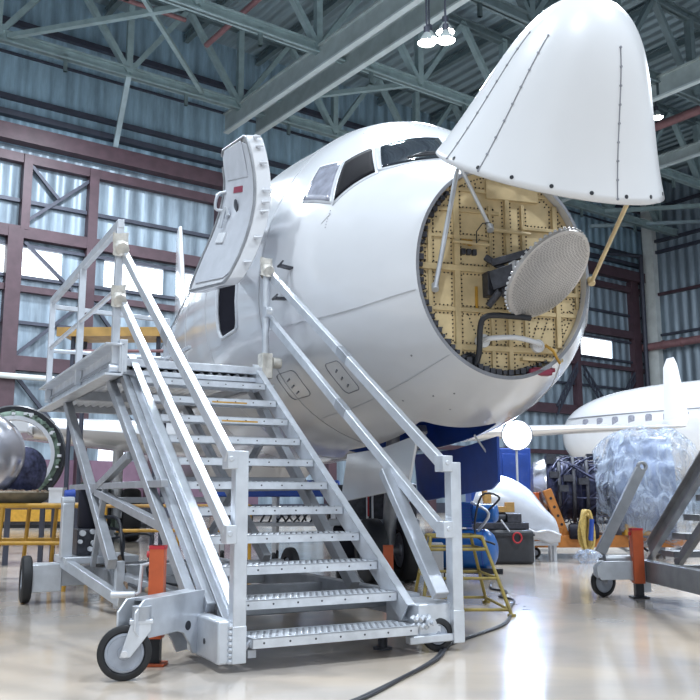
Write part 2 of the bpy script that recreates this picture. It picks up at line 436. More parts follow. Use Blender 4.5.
for a, b, w, lab in [((-4, 3, 18.7), (-3.45, .3, 16.45), .22, 'pale blue hanger strut from truss to door beam'),
                     ((-9, 3, 18.9), (-4, 9.5, 18.9), .2, 'diagonal brace between trusses above the landing'),
                     ((1.4, 3, 18.9), (6.8, 9.5, 18.9), .2, 'diagonal roof brace behind the two long grey rails'),
                     ((-6.5, 9.5, 18.9), (-.5, 3, 18.9), .16, 'thin diagonal roof brace left of the open cabin door'),
                     ((12, 9.5, 18.9), (17.6, 3, 18.9), .24, 'diagonal roof brace behind the hanging lamp cluster'),
                     ((17.6, 3, 18.9), (23, 9.5, 18.9), .24, 'roof brace behind the top of the nose cone'),
                     ((28, 3, 18.9), (34, 9.5, 18.9), .24, 'roof brace near the single hanging lamp'),
                     ((35.9, 5, 19.2), (29, 1, 18.6), .2, 'pale strut behind the foot of the raised nose cone')]:
    tag(MB().bar(W(*a), W(*b), w).build('roof_brace', 'paleblue' if 'pale' in lab else 'teal', loc=W(*a), smooth=0), lab, 'beam')

# hanging lamps
def lamp(c, top, label, r=.3):
    t = thing('high_bay_lamp', label, 'lamp', c, 'hanging high bay lamps')
    c = V(c)
    MB().cyl(c+V((0, 0, .45)), V((c.x, c.y, top)), .03).cyl(c+V((0, 0, .3)), c+V((0, 0, .55)), .1).build('stem', 'girt', t)
    MB().lathe(c, (0, 0, 1), [(0, r), (.02, r), (.2, r*.62), (.34, .1), (.34, .08), (.2, r*.58), (.02, r*.95)], 24, True).build('reflector', 'shadew', t)
    MB().lathe(c+V((0, 0, .015)), (0, 0, 1), [(0, r*.93), (.02, r*.93)], 24).build('diffuser', 'lamp', t, label='glowing white lens')
lamp((2.48, 26, 15.15), 17.95, 'lower left lamp of the lit cluster under the roof rail', .30)
lamp((3.10, 26.2, 15.62), 17.95, 'upper right lamp of the lit cluster under the roof rail', .30)
lamp((3.06, 25.8, 15.12), 17.95, 'lower right lamp of the lit cluster under the roof rail', .30)
lamp((2.62, 26.6, 15.55), 17.95, 'upper left lamp of the lit cluster under the roof rail', .30)
lamp((14.1, 38, 18.0), 18.9, 'single lit lamp beside the raised nose cone', .3)
TAB = [(0,3.66,1.85,.78,2.75),(.25,3.79,1.75,.94,2.75),(.5,3.90,1.66,1.08,2.75),(.9,4.08,1.56,1.25,2.78),(1.2,4.34,1.49,1.36,2.82),
 (1.5,4.60,1.45,1.45,2.86),(1.9,4.85,1.42,1.54,2.92),(2.4,5.02,1.40,1.61,2.97),(3,5.14,1.40,1.69,3.05),(4,5.32,1.40,1.82,3.2),(5.5,5.42,1.40,1.92,3.3),
 (8,5.44,1.40,1.94,3.3),(20,5.44,1.40,1.94,3.3),(24,5.40,1.9,1.6,3.5),(28,5.1,3.4,.9,4.2),(31,4.9,4.3,.25,4.6)]
def _slopes(j):
    n = len(TAB); h = [TAB[i+1][0]-TAB[i][0] for i in range(n-1)]; d = [(TAB[i+1][j]-TAB[i][j])/h[i] for i in range(n-1)]
    m = [d[0]] + [0 if d[i-1]*d[i] <= 0 else 3*(h[i-1]+h[i])/((2*h[i]+h[i-1])/d[i-1]+(h[i]+2*h[i-1])/d[i]) for i in range(1, n-1)] + [d[-1]]
    return m
_M = {j: _slopes(j) for j in range(1, 5)}
def sec(s):
    s = min(max(s, 0), 31)
    i = 0
    while i < len(TAB)-2 and s > TAB[i+1][0]: i += 1
    h = TAB[i+1][0]-TAB[i][0]; t = (s-TAB[i][0])/h; out = []
    for j in range(1, 5):
        a, b, m0, m1 = TAB[i][j], TAB[i+1][j], _M[j][i]*h, _M[j][i+1]*h
        out.append((2*t**3-3*t*t+1)*a + (t**3-2*t*t+t)*m0 + (-2*t**3+3*t*t)*b + (t**3-t*t)*m1)
    return out
def lz(s, ph, k=1.0):
    zt, zb, w, zm = sec(s)
    sp = math.sin(ph)
    return w*k*math.cos(ph), zm + ((zt-zm) if sp > 0 else (zm-zb))*k*sp
# ================================================================== THE AIRLINER
air = thing('airliner', 'large white airliner with its nose cone raised open', 'airplane', P(0, 8, 0))
def sp(s, ph, off=0.0):
    """a point on the fuselage skin, off metres outside it"""
    l, z = lz(s, ph); p = P(l, s, z)
    if off:
        l2, z2 = lz(s, ph+.01); l0, z0 = lz(s, ph-.01); ls, zs = lz(s+.02, ph); ls0, zs0 = lz(max(s-.02, 0), ph)
        a = P(l2, s, z2)-P(l0, s, z0); b = P(ls, s+.02, zs)-P(ls0, max(s-.02, 0), zs0)
        n_ = a.cross(b).normalized()
        if n_.dot(p-P(0, s, 3.0)) < 0: n_ = -n_
        p = p+n_*off
    return p
NS = [7*(i/95)**1.15 for i in range(96)] + [7+24*(i/40) for i in range(1, 41)]
NP = 128
def fus_ring(s, k=1.0): return [P(lz(s, 2*PI*i/NP, k)[0], s, lz(s, 2*PI*i/NP, k)[1]) for i in range(NP)]
rings = [[P(lz(0, 2*PI*i/NP, .965)[0], .5, lz(0, 2*PI*i/NP, .965)[1]) for i in range(NP)],
         [P(lz(0, 2*PI*i/NP, .965)[0], 0, lz(0, 2*PI*i/NP, .965)[1]) for i in range(NP)]] + [fus_ring(s) for s in NS]
mb = MB()
for r_ in rings: mb.v += r_
for j in range(len(rings)-1):
    for i in range(NP): mb.f.append([j*NP+i, j*NP+(i+1) % NP, (j+1)*NP+(i+1) % NP, (j+1)*NP+i]); mb.m.append(1 if j < 2 and j == 1 else 0)
mb.f.append([i for i in range(NP)][::-1]); mb.m.append(0)
mb.f.append([(len(rings)-1)*NP+i for i in range(NP)]); mb.m.append(0)
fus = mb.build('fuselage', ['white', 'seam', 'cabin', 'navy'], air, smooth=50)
def rrect(a0, a1, b0, b1, r, k=6):
    out = []
    for cx, cy, t0 in ((a1-r, b1-r, 0), (a0+r, b1-r, 90), (a0+r, b0+r, 180), (a1-r, b0+r, 270)):
        for i in range(k+1):
            t = rad(t0+90*i/k); out.append((cx+r*cos(t), cy+r*sin(t)))
    return out
cut = []
c_ = MB().prism(lambda a, b, c: P(c, a, b), rrect(3.14, 3.95, 2.76, 4.45, .14), -2.6, -1.0); c_.m = [2]*len(c_.m)
cut.append(c_.build('cutter', ['white', 'seam', 'cabin', 'navy'], air, smooth=0))
c_ = MB().prism(lambda a, b, c: P(b, a, c), rrect(.98, 3.3, -.38, .38, .06), 1.0, 2.1); c_.m = [3]*len(c_.m)  # bay walls get the flare's blue as their colour
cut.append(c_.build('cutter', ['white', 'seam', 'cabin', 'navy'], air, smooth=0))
for c_ in cut:
    md = fus.modifiers.new('opening', 'BOOLEAN'); md.object = c_; md.operation = 'DIFFERENCE'; md.solver = 'EXACT'
dg = bpy.context.evaluated_depsgraph_get()
me = bpy.data.meshes.new_from_object(fus.evaluated_get(dg)); fus.modifiers.clear(); fus.data = me
me.set_sharp_from_angle(angle=rad(50))
for c_ in cut: bpy.data.objects.remove(c_)

# doorway trim and interior
mb = MB(); pr = rrect(3.14, 3.95, 2.76, 4.45, .14, 5)
pr = [(a[0]+(b[0]-a[0])*k/8, a[1]+(b[1]-a[1])*k/8) for a, b in zip(pr, pr[1:]+pr[:1]) for k in range(8)]
def on_side(s, z, off=.01):
    zt, zb, w, zm = sec(s); d = (z-zm)/((zt-zm) if z > zm else (zm-zb))
    return sp(s, PI-math.asin(max(-1, min(1, d))), off)
pts = [on_side(a, b, .0) for a, b in pr]
mb.tube(pts+[pts[0]], .022, 8)
mb.build('door_frame', 'frame', air)
MB().box(P, -1.62, -1.45, 3.2, 3.9, 2.74, 2.80).build('door_sill', 'alu', air, bevel=.005)
MB().box(P, -1.5, -1.4, 3.15, 3.42, 2.8, 4.4).build('doorway_lining', 'weld', air)

# cockpit glazing: patches that follow the skin
def patch(mb, cs, off, nu=9, nv=9):
    """cs: four (s, phi) corners in order round the patch"""
    def f(u, v):
        s = (1-u)*((1-v)*cs[0][0]+v*cs[3][0]) + u*((1-v)*cs[1][0]+v*cs[2][0])
        p = (1-u)*((1-v)*cs[0][1]+v*cs[3][1]) + u*((1-v)*cs[1][1]+v*cs[2][1])
        return sp(s, p, off)
    return mb.grid(f, nu, nv)
def grow(cs, k):
    cx = sum(c[0] for c in cs)/4; cy = sum(c[1] for c in cs)/4
    return [(cx+(c[0]-cx)*k, cy+(c[1]-cy)*k) for c in cs]
w1 = [(.997, 2.16), (1.292, 2.04), (1.27, 1.60), (.62, 1.62)]
w2 = [(1.342, 2.092), (.996, 2.222), (1.153, 2.569), (1.422, 2.295)]
w3 = [(1.471, 2.316), (1.215, 2.585), (1.66, 2.635), (1.74, 2.40)]
def mirror(cs): return [(s, PI-p) for s, p in cs]
for cs, m, kid in ((w1, 'glass', 1), (w2, 'open', 1), (w3, 'shade', 0), (mirror(w1), 'glass', 0), (mirror(w2), 'glass', 0), (mirror(w3), 'glass', 0)):
    f_ = patch(MB(), grow(cs, 1.13), .004).build('window_frame', 'frame', air, solid=.006)
    patch(MB(), cs, .012).build('cockpit_window', m, f_, solid=.004,
        label='open side window filled with a black patch' if m == 'open' else ('side window with a drawn grey sunshade' if m == 'shade' else None))
MB().tube([sp(.86, 1.93, .05), sp(.72, 1.80, .05), sp(.62, 1.66, .05)], .012).tube([sp(.93, 1.97, .03), sp(.90, 1.83, .045), sp(.80, 1.68, .045)], .014).build('windscreen_wiper', 'black', air)
mb = MB()                                                     # white post between the panes
# cabin windows: small dark panes along both sides
for i in range(22):
    for side in (1, -1):
        s0 = 6.2+i*.76
        z0, z1 = 3.95, 4.32
        a0, a1 = [math.asin((z-sec(s0)[3])/(sec(s0)[0]-sec(s0)[3])) for z in (z0, z1)]
        if side > 0: a0, a1 = PI-a0, PI-a1
        patch(MB(), [(s0, a0), (s0+.26, a0), (s0+.26, a1), (s0, a1)], .008, 3, 3).build('cabin_window', 'glass', air, solid=.004)
# seams and access panels
def strip(mb, path, w=.004, off=.003):
    pts = [sp(s, p, off) for s, p in path]
    return mb.tube(pts, w, 5)
mb = MB()
for ph in (-2.92, -2.24, -.9, -.3):
    strip(mb, [(.02+i*.09, ph+.03*i/25) for i in range(26)], .0035)
for s0 in (2.35, 4.6, 6.4):
    strip(mb, [(s0, 1.2+i*.05) for i in range(84)], .003)
strip(mb, [(1.11+.01*i, 2.66+i*.012) for i in range(8)], .003)
mb.build('skin_seam', 'faint', air)
for s0, s1, p0, p1 in ((1.93, 2.50, -2.60, -2.40), (1.07, 1.31, -2.585, -2.335)):
    c = [(s0+(s1-s0)*(.5+.5*x), p0+(p1-p0)*(.5+.5*y)) for x, y in [(q[0], q[1]) for q in rrect(-1, 1, -1, 1, .35, 4)]]
    mb = MB(); strip(mb, c+[c[0]], .005)
    for k in (.25, .5, .75):
        strip(mb, [(s0+(s1-s0)*.42, p0+(p1-p0)*k), (s0+(s1-s0)*.58, p0+(p1-p0)*(k+.05))], .010)
    mb.build('access_panel', 'seam', air)
for s0, ph in ((1.53, 3.035), (1.62, -3.07)):
    a = sp(s0, ph, 0); b = sp(s0, ph, .13); fwd = P(0, -1, 0)-P(0, 0, 0)
    mb = MB().bar(a, b, .02, .07, fwd); mb.cyl(b-fwd*.04, b+fwd*.17, .014, .008, 10)
    mb.build('pitot_probe', 'dark', air)
mb = MB()
random.seed(3)
for i in range(26):
    mb.cyl(sp(1.62, 2.02-.035*i, -.002), sp(1.62, 2.02-.035*i, .003), .006, n=6)
    if i < 12: mb.cyl(sp(1.75, 2.02-.035*i, -.002), sp(1.75, 2.02-.035*i, .003), .006, n=6)
for i in range(7): mb.cyl(sp(1.14-.006*i, 2.64+.02*i, -.002), sp(1.14-.006*i, 2.64+.02*i, .003), .006, n=6)
for s0, ph in ((.5, -2.0), (.8, -2.1), (1.0, -2.35), (.3, -2.4), (.6, -1.8), (.35, -1.9), (1.2, -1.95)): mb.cyl(sp(s0, ph, -.002), sp(s0, ph, .003), .009, n=8)
mb.build('skin_fastener', 'seam', air)

# ---- nose bulkhead with ribs, rivets and fittings
blk = MB(); blk.prism(lambda a, b, c: P(a, c, b), [lz(0, 2*PI*i/96, .962) for i in range(96)], .085, .10)
blk = blk.build('nose_bulkhead', 'khaki', air, label='yellow primed pressure bulkhead behind the nose cone', smooth=0)
def zspan(l, k=.945):
    x = max(0, 1-(l/(.78*k))**2)**.5
    return 2.75-.90*k*x, 2.75+.91*k*x
def lspan(z, k=.945):
    d = (z-2.75)/((.91 if z > 2.75 else .90)*k); return .78*k*max(0, 1-d*d)**.5
riv = []
vs_ = [(-.63, .035, .022, None), (-.395, .05, .03, None), (-.088, .03, .022, (1.86, 3.32)), (.067, .04, .03, None), (.214, .03, .022, (2.1, 3.35)), (.513, .045, .03, None), (.70, .03, .02, None)]
hs_ = [(3.44, .03, .02, None), (3.26, .03, .02, (-.64, .0)), (3.148, .03, .03, (.2, .75)), (3.03, .03, .02, (-.7, -.09)), (2.762, .05, .035, (-.78, -.05)), (2.90, .03, .025, (.2, .75)), (2.60, .035, .025, (.2, .78)),
       (2.42, .035, .025, None), (2.11, .045, .03, None)]
mv, mh = MB(), MB()
for l, w, d, sp_ in vs_:
    a, b = zspan(l); a, b = (max(a, sp_[0]), min(b, sp_[1])) if sp_ else (a, b)
    one = MB().box(P, l-w/2, l+w/2, .088-d, .09, a, b); one.build('rib', 'khaki2', blk, bevel=.004)
    z = a+.03
    while z < b-.02: riv += [(l-w/2-.018, z), (l+w/2+.018, z)]; z += .034
for z0, w, d, sp_ in hs_:
    x = lspan(z0); a, b = (max(-x, sp_[0]), min(x, sp_[1])) if sp_ else (-x, x)
    one = MB().box(P, a, b, .09-d, .091, z0-w/2, z0+w/2); one.build('rib', 'khaki2', blk, bevel=.004)
    l = a+.03
    while l < b-.02: riv += [(l, z0+w/2+.016)] + ([(l, z0-w/2-.016)] if w > .034 else []); l += .034
for i in range(150):
    t = 2*PI*i/150; l, z = lz(0, t, .905); riv.append((l, z))
    if i % 2: l, z = lz(0, t, .87); riv.append((l, z))
for k in range(9): riv += [(-.30+.012*k, 2.38-.03*k), (-.20+.012*k, 2.40-.03*k), (.30+.03*k, 2.30), (.34-.012*k, 2.38-.03*k), (.42-.012*k, 2.38-.03*k)]
mb = MB()
fw = P(0, -1, 0)-P(0, 0, 0)
for l, z in riv:
    c = P(l, .084, z); mb.cyl(c, c+fw*.008, .0075, .005, 6)
o = mb.build('rivet', 'rivet', blk, smooth=0, kind='stuff')
MB().box(P, -.12, .36, .055, .088, 3.38, 3.54).build('cover_plate', 'khaki', blk, bevel=.004, label='plain cover plate near the hinge')
MB().tube([P(-.09, .03, 3.10), P(.26, .03, 3.09)], .016).build('cross_rod', 'khaki', blk)
MB().tube([P(-.44, .04, 2.98), P(-.12, .04, 2.97)], .014).build('cross_rod', 'khaki', blk)
mb = MB()
for i in range(14): mb.tube([P(-.60+.4*cos(.3), .0, 3.0)]*1 + [P(-.24, .02, 2.97), P(-.25, -.01, 3.06), P(-.20, -.02, 3.13), P(-.12, .0, 3.15)], .005, 6) if i == 0 else None
mb.build('wire', 'black', blk)
MB().tube([P(.14, -.14, 2.335), P(-.14, -.12, 2.345), P(-.235, -.09, 2.33), P(-.262, -.06, 2.26), P(-.262, -.02, 2.05), P(-.27, .04, 1.97)], .024, 12, 5).build('cable_conduit', 'black', blk, label='black conduit bending up to the antenna')
MB().lathe(P(-.30, .085, 1.985), fw, [(0, .085), (.02, .085), (.03, .06), (.05, .05), (.05, .0)], 20).build('conduit_flange', 'black', blk)
mb = MB().tube([P(-.20, .05, 2.165), P(-.16, -.03, 2.175), P(.05, -.06, 2.185), P(.26, -.03, 2.155), P(.32, .05, 2.145)], .022, 12, 4)
for l, z in ((-.19, 2.165), (.30, 2.145)): mb.lathe(P(l, .085, z), fw, [(0, .06), (.05, .055), (.06, .02)], 16)
mb.build('grab_handle', 'white', blk, label='white curved bar near the bottom')
mb = MB().box(P, .20, .40, .0, .085, 1.90, 1.95).box(P, .24, .44, .02, .085, 1.93, 1.965); mb.build('red_latch', 'darkred', blk, bevel=.008)
MB().box(P, .15, .52, .03, .09, 2.02, 2.045).build('shelf_angle', 'khaki2', blk)
mb = MB()
for l, z in ((-.32, 3.0), (-.27, 2.99)): MB().lathe(P(l, .086, z), fw, [(0, .03), (.006, .03)], 16).build('yellow_marker', 'yellow', blk)
mb = MB()
for l in (-.34, -.29, -.24): MB().box(P, l-.018, l+.018, .05, .088, 2.88, 2.93).build('connector', 'dark', blk, bevel=.004)
MB().box(P, -.235, -.215, .07, .09, 2.40, 2.62).build('scale_strip', 'yellow', blk)
MB().tube([P(.34, .0, 2.15), P(.40, -.02, 2.10), P(.47, .0, 2.0)], .012).build('tie', 'yellow', blk)
for sgn in (1,):
    mb = MB()
    for i in range(40):
        t = 2.3+i*.075; l, z = lz(0, t, .93); q = .012+.012*random.random()
        MB().box(P, l-q, l+q, .03, .09, z-q, z+q).build('edge_clip', 'dark', blk)

# ---- weather radar antenna
NRM = V((.509, -.517, -.684)).normalized(); MAJ = V((.622, -.326, .709)); MAJ = (MAJ-NRM*MAJ.dot(NRM)).normalized(); MIN = NRM.cross(MAJ)
DC = V((1.573, 6.72, 2.638)); DR = .405
ant = MB().lathe(DC, NRM, [(-.035, DR-.02), (-.03, DR), (0, DR), (.004, DR-.008)], 64).build('radar_antenna', 'plate', air, label='tilted grey slotted radar disc')
mb = MB(); HR = V((1, 0, 0)); HR = (HR-NRM*HR.dot(NRM)).normalized(); HV = NRM.cross(HR)
k = -24
while k <= 24:
    y = k*DR/25.0; ln = max(0, (DR-.02)**2-y*y)**.5; x = -ln+.01+(.012 if k % 2 else 0)
    while x < ln-.02:
        c = DC+NRM*.0055
        mb.add([c+HR*x+HV*(y-.0026), c+HR*(x+.022)+HV*(y-.0026), c+HR*(x+.022)+HV*(y+.0026), c+HR*x+HV*(y+.0026)], [(0, 1, 2, 3)]); x += .031
    k += 1
mb.build('antenna_slot', 'slot', ant, smooth=0, kind='stuff')
mb = MB()
for i in range(54):
    t = 2*PI*i/54; d = MAJ*cos(t)+MIN*sin(t); mb.bar(DC+d*(DR-.01)-NRM*.03, DC+d*(DR+.012)-NRM*.03, .02, .014, NRM)
mb.build('antenna_rim', 'frame', ant)
bk = DC-NRM*.05
mb = MB().bar(bk-MAJ*.18, bk+MAJ*.18, .10, .07, NRM).cyl(bk, bk-NRM*.12, .10, .08, 16)
q = P(-.12, -.02, 2.64)
mb.bar(bk-NRM*.08, q, .13, .16).box(P, -.17, -.05, -.03, .08, 2.53, 2.73).bar(q+V((0, 0, .16)), bk-NRM*.1+V((0, 0, .12)), .05, .06).bar(P(-.16, .03, 2.86), P(.03, -.08, 2.70), .05)
mb.cyl(P(-.06, -.05, 2.56), P(.1, -.14, 2.56), .05, n=14).cyl(P(-.17, -.02, 2.44), P(-.1, -.1, 2.55), .03, n=12)
mb.build('antenna_mount', 'dark', ant, bevel=.004)
MB().box(P, -.03, .04, -.22, -.12, 2.70, 2.78).cyl(P(.0, -.2, 2.64), P(.06, -.24, 2.72), .035, n=12).build('drive_motor', 'frame', ant, bevel=.004)

# ---- raised nose cone
TH_, RL = rad(58), 1.22
def rp(l, f, z):
    """closed-position point (f ahead of the bulkhead) swung up about the hinge"""
    dz = z-3.70
    return P(l-.07, -.05-(f*cos(TH_)-dz*sin(TH_)), 3.77+f*sin(TH_)+dz*cos(TH_))
def rad_pt(t, ph, k=1.0):
    r_ = (1-.78*t+.34*t*t)*max(0.0, 1-t**4)**.5*k
    zc = 2.755-.10*t
    return rp(.80*r_*cos(ph), RL*t, zc+(.915 if sin(ph) > 0 else .91)*r_*sin(ph))
mb = MB().grid(lambda u, v: rad_pt(1-(1-v)**1.6 if v < 1 else 1, 2*PI*u), 96, 48, True)
rdm = mb.build('nose_cone', 'radome', air, solid=.03, smooth=60, label='white nose cone hinged up above the bulkhead')
def rad_n(t, ph):
    a = rad_pt(t, ph+.01)-rad_pt(t, ph-.01); b = rad_pt(t+.01, ph)-rad_pt(max(t-.01, 0), ph); n_ = a.cross(b).normalized()
    if n_.dot(rad_pt(t, ph)-rad_pt(t, ph, .5)) < 0: n_ = -n_
    return n_
for ph in (-2.68, -1.50, -3.12, -.40, .5, 1.57, 2.4):
    mb = MB(); path = [(.02+.74*i/24) for i in range(25)]
    mb.tube([rad_pt(t, ph)+rad_n(t, ph)*.016 for t in path], .0045, 6)
    for t in path[::3]: mb.cyl(rad_pt(t, ph)+rad_n(t, ph)*.014, rad_pt(t, ph)+rad_n(t, ph)*.022, .009, n=8)
    mb.build('diverter_strip', 'seam', rdm)
mb = MB()
for i in range(18):
    ph = -PI+.12+i*(PI-.24)/9
    MB().cyl(rad_pt(.035, ph)+rad_n(.035, ph)*.010, rad_pt(.035, ph)+rad_n(.035, ph)*.019, .014, n=10).build('latch_hole', 'black', rdm)
for a, b, r_, m in (((.871, 6.75, 3.53), (.687, 6.86, 2.578), .020, 'alu'), ((.903, 6.75, 3.53), (1.163, 6.99, 3.11), .016, 'alu'), ((2.03, 6.08, 3.06), (2.03, 7.17, 2.70), .017, 'khaki')):
    mb = MB().cyl(a, b, r_, n=12); mb.cyl(V(b)-V((0, 0, .02)), V(b)+V((0, .03, .03)), .03, n=10)
    mb.build('nose_cone_strut', m, air)
for l in (-.3, .3): MB().bar(P(l, .02, 3.62), P(l, -.06, 3.78), .05, .06).build('hinge_arm', 'frame', air)

# ---- open cabin door, swung out ahead of its doorway
near = [(-1.159, 8.0, 2.886), (-1.033, 8.0, 3.137), (-.944, 8.0, 3.39), (-.892, 8.0, 3.656), (-.892, 8.0, 3.904), (-.93, 8.0, 4.155), (-.992, 8.0, 4.378)]
far = [(-1.644, 8.7, 2.953), (-1.521, 8.7, 3.287), (-1.396, 8.7, 3.605), (-1.32, 8.7, 3.862), (-1.285, 8.7, 4.099), (-1.311, 8.7, 4.317), (-1.325, 8.7, 4.492)]
nn, ff = spline([V(p) for p in near], 5), spline([V(p) for p in far], 5)
E_ = V((.92, .30, .12)).normalized()*.15
H_ = len(nn)
def door_pt(a, h, k):
    i = min(h*(H_-1), H_-1.001); j = int(i); t = i-j
    return nn[j].lerp(nn[j+1], t).lerp(ff[j].lerp(ff[j+1], t), a) + E_*k
outl = rrect(0, 1, 0, 1, .10, 4)
def door_shell(k0, k1, sc=1.0, base=(0, 1)):
    mb = MB()
    N, R_ = 20, 30
    def warp(u, v):   # round the corners a little
        h = u; ins = 0
        e = min(h, 1-h)
        if e < .06: ins = .10*(1-(1-((.06-e)/.06)**2)**.5)
        return .5+(v-.5)*(1-2*ins)*sc, .5+(h-.5)*sc
    mb.grid(lambda u, v: door_pt(*warp(u, v), k0), R_, N)
    b = len(mb.v)
    mb.grid(lambda u, v: door_pt(*warp(u, v), k1), R_, N)
    per = [i*N for i in range(R_)] + [(R_-1)*N+j for j in range(1, N)] + [i*N+N-1 for i in range(R_-2, -1, -1)] + [j for j in range(N-2, 0, -1)]
    for q in range(len(per)): a_, c = per[q], per[(q+1) % len(per)]; mb.f.append([a_, c, b+c, b+a_]); mb.m.append(0)
    return mb
gd = door_shell(0, 1).build('cabin_door', 'white', air, smooth=45, bevel=.012, label='white cabin door swung open beside the doorway')
door_shell(-.10, -.01, .90).build('door_lining', 'lining', gd, smooth=45, bevel=.008)
q_ = [(.5+.5*.97*x, .5+.5*.97*y) for x, y in rrect(-1, 1, -1, 1, .12, 5)]
q_ = [(a[0]+(b[0]-a[0])*k/8, a[1]+(b[1]-a[1])*k/8) for a, b in zip(q_, q_[1:]+q_[:1]) for k in range(8)]
MB().tube([door_pt(a, h, -.06) for a, h in q_], .016, 6).build('door_seal', 'alu3', gd)
mb = MB()
for h in (.97, .90, .78, .60, .52, .46, .30, .14):
    c = door_pt(.0, h, .5); o_ = (door_pt(0, h, .5)-door_pt(.2, h, .5)).normalized()
    one = MB().cyl(c, c+o_*.03, .022, n=10).cyl(c+o_*.028-E_*.2, c+o_*.032+E_*.28, .012, n=8)
    one.build('door_latch', 'frame', gd)
def dbox(mb, a0, a1, h0, h1, k0, k1):
    return mb.box(lambda a, h, k: door_pt(a, h, k), a0, a1, h0, h1, k0, k1)
dbox(MB(), .36, .64, .60, .645, -.13, -.09).build('warning_label', 'darkred', gd, label='dark red label')
MB().lathe(door_pt(.5, .50, -.1), door_pt(.5, .5, -1)-door_pt(.5, .5, 0), [(0, .075), (.01, .075), (.012, .05), (.012, 0)], 20).build('handle_recess', 'dark', gd)
mb = MB().tube([door_pt(.9, .48, -.1), door_pt(.92, .50, -.6), door_pt(.92, .60, -.6), door_pt(.9, .62, -.1)], .016, 8, 3)
mb.build('grab_bar', 'alu', gd)
mb = MB().tube([door_pt(.62, .44, -.2), door_pt(.66, .50, -.45), door_pt(.68, .36, -.4)], .02, 8, 3).build('door_handle', 'alu', gd)
dbox(MB(), .55, .75, .27, .33, -.22, -.09).build('latch_box', 'frame', gd, bevel=.004)
dbox(MB(), .18, .85, .70, .97, -.14, -.09).build('door_panel', 'lining', gd, bevel=.004)
for h_, z_ in ((.22, 3.35), (.55, 3.85)): MB().bar(door_pt(.45, h_, .9), on_side(3.05, z_), .07).build('door_hinge', 'frame', gd)

# ---- wings, winglet, fin, gear
def airfoil(n_=14, th=.12):
    up = []
    for i in range(n_+1):
        x = .5*(1-cos(PI*i/n_)); y = 5*th*(.2969*x**.5-.126*x-.3516*x*x+.2843*x**3-.1015*x**4); up.append((x, y))
    return up + [(x, -y*.7) for x, y in up[-2:0:-1]]
AF = airfoil()
def wing(side, nm):
    mb = MB(); st = []
    for l, s0, ch, z, th in ((1.2, 10.0, 6.6, 2.0, .13), (1.9, 10.3, 6.4, 2.05, .12), (5.0, 12.3, 4.2, 2.35, .11), (10, 15.2, 2.9, 2.78, .10), (15.1, 18.1, 1.75, 3.15, .10)):
        st.append([P(side*l, s0+x*ch, z+y*ch*(th/.12)) for x, y in AF])
    k = len(AF)
    for r_ in st: mb.v += r_
    for j in range(len(st)-1):
        for i in range(k): mb.f.append([j*k+i, j*k+(i+1) % k, (j+1)*k+(i+1) % k, (j+1)*k+i]); mb.m.append(0)
    mb.f.append(list(range(k))); mb.m.append(0); mb.f.append([(len(st)-1)*k+i for i in range(k)]); mb.m.append(0)
    w = mb.build('wing', 'white', air, smooth=40)
    mb = MB(); st = []
    for l, s0, ch, z in ((15.05, 18.1, 1.75, 3.15), (15.9, 18.6, 1.6, 3.22), (16.25, 18.9, 1.35, 3.55), (16.45, 19.6, .8, 5.45), (16.47, 19.8, .4, 5.75)):
        e = (0, 1) if z > 3.3 else (.0, 1)
        nl, nz = (1, 0) if z > 3.4 else ((.5, .8) if z > 3.2 else (0, 1))
        st.append([P(side*(l-y*ch*nl*.9), s0+x*ch, z+y*ch*nz*.9) for x, y in AF])
    for r_ in st: mb.v += r_
    for j in range(len(st)-1):
        for i in range(k): mb.f.append([j*k+i, j*k+(i+1) % k, (j+1)*k+(i+1) % k, (j+1)*k+i]); mb.m.append(0)
    mb.f.append([(len(st)-1)*k+i for i in range(k)]); mb.m.append(0)
    mb.build('winglet', 'white', w, smooth=40)
    return w
wing(1, ''); wing(-1, '')
mb = MB(); st = []; k = len(AF)
for s0, ch, z in ((23.2, 6.2, 5.2), (26.0, 4.2, 7.3), (28.6, 2.0, 11.75), (29.0, 1.5, 11.9)): st.append([P(y*ch*.8, s0+x*ch, z) for x, y in AF])
for r_ in st: mb.v += r_
for j in range(3):
    for i in range(k): mb.f.append([j*k+i, j*k+(i+1) % k, (j+1)*k+(i+1) % k, (j+1)*k+i]); mb.m.append(0)
mb.f.append([3*k+i for i in range(k)]); mb.m.append(0); mb.f.append(list(range(k))); mb.m.append(0)
mb.build('tail_fin', 'white', air, smooth=40)
# belly fairing at the wing root
MB().lathe(P(0, 7.5, 2.05), P(0, 1, 0)-P(0, 0, 0), [(0, .1), (1.5, .95), (3, 1.12), (8, 1.12), (10, .6), (11, .1)], 32).build('belly_fairing', 'white', air)
# nose gear
def gear_door(l, m, kids=()):
    prof = [(1.02, 1.47), (2.0, 1.40), (3.2, 1.40), (3.25, .86), (1.3, .99), (1.12, 1.06)]
    return MB().prism(lambda a, b, c: P(l+c+(1.4-b)*(-.12 if l < 0 else .12), a, b), prof, -.014, .014)
d_ = gear_door(-.40, 'white').build('nose_gear_door', 'white', air, bevel=.006, label='white outer face of the nose gear door')
d_ = gear_door(.40, 'navy').build('nose_gear_door', 'navy', air, bevel=.006, label='inner face of the nose gear door, lens flare blue put into its paint')
for s_ in (1.3, 2.6): MB().cyl(P(.28, s_, 1.5), P(.43, s_, 1.30), .010).build('door_rod', 'white', d_)
leg = MB().cyl(P(0, 2.75, 2.0), P(0, 3.0, .38), .075).cyl(P(0, 2.9, 1.0), P(0, 3.0, .38), .055).cyl(P(-.3, 3.0, .34), P(.3, 3.0, .34), .045).bar(P(0, 2.9, 1.0), P(0, 1.9, 1.6), .08)
leg = leg.build('nose_gear_leg', 'alu3', air)
